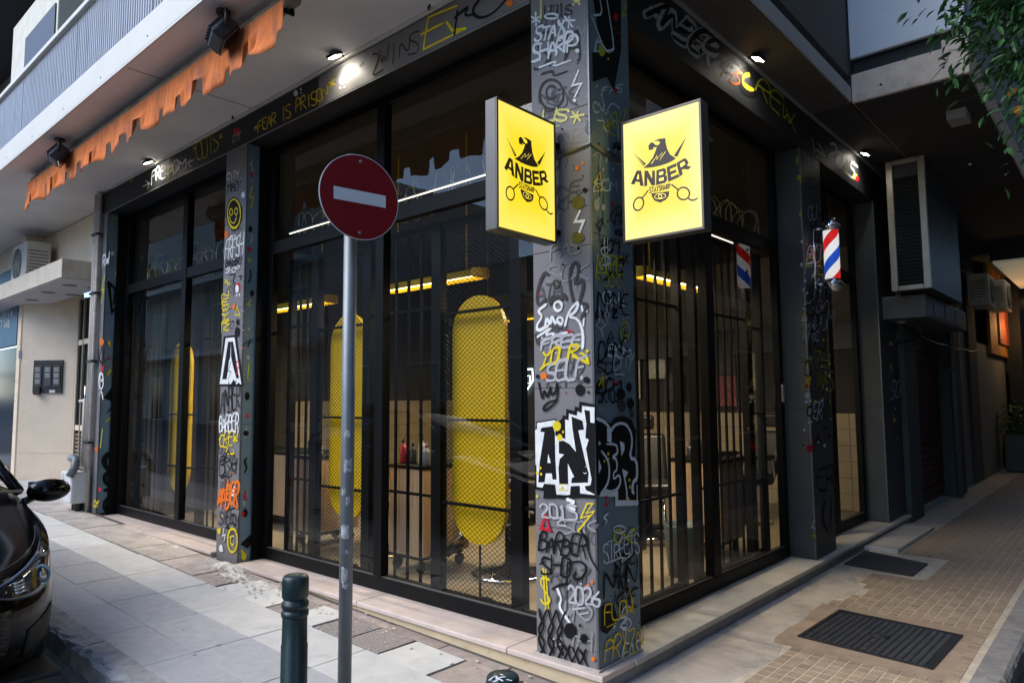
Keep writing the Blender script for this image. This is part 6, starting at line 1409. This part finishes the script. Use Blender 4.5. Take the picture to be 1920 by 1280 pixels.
# balcony clutter above
bc = thing('balcony_cabinet', 'cream cabinet with dark screen standing on the white balcony', 'cabinet', (-6.4, -.6, 4.31))
p0, p1 = PY(25, 60, -.75), PY(108, 40, -.75)
B('cabinet', M('cabinet_cream', (.6, .56, .45), .6), bc, p0.x, p1.x, -.75, -.35, 4.315, p0.z + .05, .01); B('screen', BLACKP, bc, p0.x + (p1.x - p0.x) * .35, p1.x - .06, -.765, -.751, 4.6, p0.z - .35)
lz = thing('laundry', 'blue patterned cloth hanging on the balcony rail', 'cloth', (-8.6, -1.1, 5.0))
m2 = MB()
for i in range(13):
    for j in range(6): m2.v.append((-9.1 + i * .075, -1.105 - .02 * math.sin(i * 1.3) - .01 * j, 5.08 - j * .1 + .02 * math.sin(i * .9)))
m2.f = [(i * 6 + j, (i + 1) * 6 + j, (i + 1) * 6 + j + 1, i * 6 + j + 1) for i in range(12) for j in range(5)]; m2.sm = [True] * len(m2.f)
o = m2.build('cloth', M('cloth_blue', (.10, .33, .42), .9, var=.8, scale=14), lz); md = o.modifiers.new('s', 'SOLIDIFY'); md.thickness = .004

# ================================================================ RIGHT NEIGHBOURS ALONG THE PASSAGE
rn = thing('passage_shop', 'dark shuttered shop with grey pilasters further along the passage', 'shop', (-.1, 9, -.1))
DGREY = M('passage_plaster', (.055, .07, .07), .85, var=.2, scale=3, bump=.2)
B('wall', DGREY, rn, -.6, -.16, 6.47, 16, -.1, 4.05)
for y0, y1, x1 in ((6.48, 7.1, .06), (9.3, 9.95, .08), (11.4, 12.2, .0)): B('pilaster', DGREY, rn, -.158, x1, y0, y1, -.1, 4.05, .01)
SHR = M('shutter_red_brown', (.10, .035, .04), .5, .3, var=.3, scale=5)
for k in range(24): B('shutter_slat', SHR, rn, -.157, -.112 + .012 * (k % 2), 7.12, 9.28, -.06 + k * .1, .03 + k * .1, .006)
WALLP = M('pale_passage_wall', (.22, .235, .235), .8, var=.1, dirt=(.2, .2, .2), dscale=2)
B('end_wall', WALLP, rn, -.158, -.05, 9.97, 11.38, -.1, 4.05); B('end_wall', WALLP, rn, -.158, -.02, 12.22, 15.9, -.1, 2.4)
B('roof_slab', CHAR, rn, -.6, .3, 16, 30, -.1, 4.05)
# big boxed unit facing the street
bxu = thing('ventilation_box', 'tall steel framed ventilation box hanging over the passage', 'ventilation unit', (.2, 6.5, 2.7))
fy = 5.55; fx0, fx1, fz0, fz1 = .17, .56, 2.575, 4.05
GALV = M('dull_galvanised', (.44, .41, .34), .38, .5, var=.2, scale=6)
B('body', M('box_side', (.05, .06, .065), .5, .3, var=.2), bxu, fx0 + .01, fx1 - .01, fy + .046, 7.4, fz0 + .01, fz1 - .01)
for a_ in ((fx0, fx0 + .07, fz0, fz1), (fx1 - .07, fx1, fz0, fz1), (fx0 + .071, fx1 - .071, fz0, fz0 + .05), (fx0 + .071, fx1 - .071, fz1 - .05, fz1)): B('frame', GALV, bxu, a_[0], a_[1], fy, fy + .045, a_[2], a_[3], .006)
for k in range(30): B('louvre', M('louvre_black', (.004, .005, .006), .6, spec=.15), bxu, fx0 + .072, fx1 - .072, fy + .02, fy + .028, fz0 + .06 + k * .041, fz0 + .085 + k * .041)
ac2 = thing('louvred_unit', 'grey louvred cooling unit under the ventilation box', 'air conditioner', (.25, 7.5, 2.3))
B('casing', M('unit_grey', (.10, .105, .095), .5, .2, var=.15), ac2, -.1, .45, 5.85, 8.3, 2.29, 2.56, .015)
for k in range(3): B('louvre_panel', BLACKP, ac2, .451, .456, 6.2 + k * .65, 6.7 + k * .65, 2.33, 2.52)
sc_ = thing('security_camera', 'small white dome security camera under the ventilation box', 'camera', (.12, 6.2, 2.2))
cp = PX(1690, 597, .12)
MB().sphere(cp, .065, 16, 10, (1, 1, .9)).build('dome', M('camera_white', (.62, .6, .55), .4), sc_); MB().lathe(cp + Vector((.03, -.055, -.012)), [(.03, 0), (.03, .012)], 14, (.5, -.85, -.2)).build('lens', BLACKP, sc_); MB().tube([cp + Vector((-.13, .0, .0)), cp + Vector((-.03, 0, 0))], .035, 10).build('mount', M('camera_white'), sc_)
ac_unit('pale air conditioner high on the far passage wall', (.22, 11.5, 2.95), (0, -1, 0), (1, 0, 0), .8, .55, .3, foot=False); ac_unit('air conditioner with slotted side beyond the pale one', (.25, 13.3, 3.05), (0, -1, 0), (1, 0, 0), .8, .55, .32, foot=False)
cb = thing('wall_cable', 'loose black cables strung along the passage wall under the soffit', 'cable', (.1, 8, 3.9))
for k, (z0, sag, x) in enumerate(((3.98, .10, .02), (3.93, .05, .05), (2.2, .06, .10), (3.6, .16, .09))):
    MB().tube([(x + .01 * math.sin(i * 1.7), 6.5 + i * .45, z0 - sag * math.sin(i / 12 * math.pi) - .012 * math.sin(i * 2.1)) for i in range(13)], .008, 5).build('cable', BLACKP, cb)
MB().tube([(.30, 6.2, 2.29), (.30, 6.2, 2.12), (.22, 6.3, 2.08), (.03, 6.35, 2.05)], .014, 6).build('hose', BLACKP, cb)
dp = thing('passage_pipe', 'grey downpipe on the pilaster beside the roller shutter', 'pipe', (.1, 9.2, -.1))
MB().tube([(.10, 9.24, -.1), (.10, 9.24, 4.04)], .04, 12).build('pipe', M('pipe_dark', (.09, .10, .10), .5, var=.2), dp)
for z in (.6, 1.8, 3.0): B('clip', BLACKP, dp, .05, .15, 9.19, 9.295, z, z + .03)
# mural shop at the far end
ms = thing('mural_shop', 'orange lit mural and dark terrace at the end of the passage', 'shop', (0, 19, -.1))
MUR = M('mural_orange', (.55, .20, .04), .7, var=.9, scale=3.5, dirt=(.14, .16, .04), dscale=2.2, dlo=.45, dhi=.6)
B('mural_wall', MUR, ms, -.01, .05, 13.6, 24, 2.25, 4.05); B('lower_wall', CHAR, ms, -.02, .04, 16, 24, -.1, 1.9); B('picture', M('picture_red', (.4, .1, .05), .6, var=.8, scale=8), ms, .051, .09, 14.6, 16.0, 2.5, 3.6); B('back_wall', CHAR, ms, 0, 6, 24, 24.3, -.1, 5)
lb = B('lamp_shade', M('lamp_amber', (.8, .5, .2), emit=.8), ms, .35, .5, 18.0, 18.2, 3.6, 3.75)
lamp_light('mural_glow', 'POINT', ms, (.5, 15.2, 2.9), 7, (1, .55, .2), .15)
B('counter', CHAR, ms, .05, .7, 14.8, 16, -.1, .7)
lp = thing('soffit_lamp', 'pale lit lamp panel under the far passage ceiling', 'lamp', (.75, 12.5, 4.0))
B('panel', M('panel_lamp', (.85, .85, .65), emit=.04), lp, .35, 1.2, 12.0, 16.0, 3.78, 3.82); B('panel_frame', BLACKP, lp, .32, 1.23, 11.97, 16.03, 3.821, 4.05)
lamp_light('panel_glow', 'AREA', lp, (.75, 14, 3.75), .7, (1, .9, .65), .8, 3.5, aim=(0, 0, -1))
pot = thing('planter', 'dark planter with a low shrub at the far end of the passage', 'planter', (.35, 14.2, -.1))
B('pot', BLACKP, pot, .1, .65, 14.0, 14.5, -.1, .65, .02)
def leaf_cloud(c, rad, n, size, mat, par, name='foliage', sq=(1, 1, 1), surf=.5, clump=0):
    mb = MB(); cl = []
    c = Vector(c)
    if clump:
        for _ in range(clump):
            v = Vector((random.gauss(0, 1), random.gauss(0, 1), random.gauss(0, 1))).normalized() * (random.random() ** surf)
            cl.append((Vector((v.x * rad * sq[0], v.y * rad * sq[1], v.z * rad * sq[2])), random.uniform(.16, .34) * rad))
    for _ in range(n):
        if clump:
            q, rr = random.choice(cl); v = Vector((random.gauss(0, .5), random.gauss(0, .5), random.gauss(0, .4))) * rr; p = c + q + v; outw = (q + v)
        else:
            v = Vector((random.gauss(0, 1), random.gauss(0, 1), random.gauss(0, 1))).normalized() * (random.random() ** surf) * rad; p = c + Vector((v.x * sq[0], v.y * sq[1], v.z * sq[2])); outw = v
        d_ = (outw.normalized() * .6 + Vector((random.uniform(-1, 1), random.uniform(-1, 1), random.uniform(-1.1, .3)))).normalized()
        s_ = d_.cross(Vector((random.uniform(-.5, .5), random.uniform(-.5, .5), 1))).normalized(); nn = s_.cross(d_); L = size * random.uniform(.7, 1.25); W_ = L * .19
        b = len(mb.v)
        mb.v += [tuple(p), tuple(p + d_ * L * .35 + s_ * W_ + nn * L * .04), tuple(p + d_ * L * .35 - s_ * W_ + nn * L * .04), tuple(p + d_ * L * .4 - nn * L * .02), tuple(p + d_ * L * .72 + s_ * W_ * .7), tuple(p + d_ * L * .72 - s_ * W_ * .7), tuple(p + d_ * L - nn * L * .14)]
        mb.f += [(b, b + 3, b + 1), (b, b + 2, b + 3), (b + 1, b + 3, b + 4), (b + 3, b + 2, b + 5), (b + 3, b + 5, b + 6), (b + 3, b + 6, b + 4)]; mb.sm += [False] * 6
    return mb.build(name, mat, par, kind='stuff', fix=False)
LEAF = M('leaf_green', (.035, .11, .030), .5, var=.5, scale=3, spec=.4)
leaf_cloud((.37, 14.25, .9), .4, 350, .12, LEAF, pot)
# ================================================================ TREE at the kerb, right of the picture
random.seed(23)
tr = thing('street_tree', 'leafy green street tree with orange fruit reaching in from the right', 'tree', (2.85, 1.5, -.1))
BARK = M('bark', (.05, .042, .034), .9, var=.3, scale=12, bump=.8, bscale=40)
MB().tube([(2.85, 1.5, -.25), (2.84, 1.5, .8), (2.88, 1.45, 1.7), (2.8, 1.5, 2.5), (2.75, 1.45, 3.4)], [.11, .09, .085, .07, .03], 12).build('trunk', BARK, tr)
limbs = [((2.88, 1.47, 1.75), (2.5, 1.3, 2.4), (2.3, 1.2, 2.9), (2.1, 1.1, 3.1)), ((2.85, 1.47, 2.0), (3.2, 1.2, 2.6), (3.5, 1.0, 3.0)), ((2.8, 1.5, 2.5), (2.6, 1.9, 3.0), (2.3, 2.1, 3.5)), ((2.8, 1.48, 2.4), (2.9, .9, 2.9), (2.7, .5, 3.3)), ((2.78, 1.5, 2.8), (2.4, 1.3, 3.4), (2.15, 1.3, 3.7))]
TW = []
for k in range(34):      # twigs reaching through the crown
    l = random.choice(limbs); p = Vector(l[-1]).lerp(Vector(l[-2]), random.random()); e = p + Vector((random.uniform(-.3, .4), random.uniform(-.5, .5), random.uniform(-.35, .5)))
    MB().tube([p, p.lerp(e, .5) + Vector((0, 0, .06)), e], [.008, .005, .002], 5).build('twig', BARK, tr); TW.append((p, e))
for l in limbs: MB().tube(l, [.05, .035, .022, .012][:len(l)], 8).build('limb', BARK, tr)
leaf_cloud((2.60, 1.35, 3.36), .98, 22000, .068, LEAF, tr, 'crown', (1, .95, .85), .5, 95)
for p, e in TW: leaf_cloud(p.lerp(e, .75), (e - p).length * .42, 130, .066, LEAF, tr, 'leaf_spray', (1, 1, .8), .7)
for p in ((1.74, 1.6, 3.08), (1.76, 1.62, 2.98), (1.9, 1.5, 2.8), (1.95, 1.3, 3.2)): MB().sphere(p, .026, 12, 8).build('fruit', M('orange_fruit', (.85, .28, .02), .5), tr)

# ================================================================ HOUSES ACROSS THE STREETS (they shade the street and show in the window glass)
OPP = [M('opp_ochre', (.40, .35, .30), .85, var=.1), M('opp_grey', (.055, .07, .085), .85, var=.1)]
OGL = M('opp_glass', (.03, .04, .05), .1)
def house(label, x0, x1, y0, y1, H, face, mat, nwin):
    t = thing('apartment_house', label, 'building', ((x0 + x1) / 2, (y0 + y1) / 2, -.3))
    B('wall', mat, t, x0, x1, y0, y1, -.3, H)
    for s_ in range(int(H // 3)):
        z = .6 + s_ * 3.05
        for k in range(nwin):
            if face == 'N': a_ = x0 + (k + .5) * (x1 - x0) / nwin; bb = (a_ - .65, a_ + .65, y1, y1 + .05)
            else: a_ = y0 + (k + .5) * (y1 - y0) / nwin; bb = (x0 - .05, x0, a_ - .65, a_ + .65)
            if z + 2 > H: continue
            w = empty('window', t, ((bb[0] + bb[1]) / 2, (bb[2] + bb[3]) / 2, z))
            if face == 'N': B('frame', SLABW, w, bb[0] - .08, bb[1] + .08, y1 + .002, y1 + .04, z - .08, z + 1.98); B('pane', OGL, w, bb[0], bb[1], y1 + .041, y1 + .05, z, z + 1.9)
            else: B('frame', SLABW, w, x0 - .04, x0 - .002, bb[2] - .08, bb[3] + .08, z - .08, z + 1.98); B('pane', OGL, w, x0 - .05, x0 - .041, bb[2], bb[3], z, z + 1.9)
        if s_:
            if face == 'N': B('balcony', SLABW, t, x0 + .3, x1 - .3, y1 + .06, y1 + 1.0, z - .35, z - .15)
            else: B('balcony', SLABW, t, x0 - 1.0, x0 - .06, y0 + .3, y1 - .3, z - .35, z - .15)
    return t
house('tall pale apartment house further along the left street', -60, -19.2, -21, -10.5, 10, 'N', M('opp_pale', (.42, .40, .37), .85, var=.1), 13)
house('ochre apartment house across the left street', -19, -5.5, -20, -10.5, 5.2, 'N', OPP[0], 4)
house('grey apartment house across the right passage', 4.6, 13, -1.6, 26, 19, 'E', OPP[1], 8)
house('dark unseen house added behind the crossing to block sky light', 5.2, 16, -19, -6.5, 15, 'E', M('opp_dark', (.10, .11, .12), .85, var=.1), 4)  # out of view, added to keep sky light off the right facade
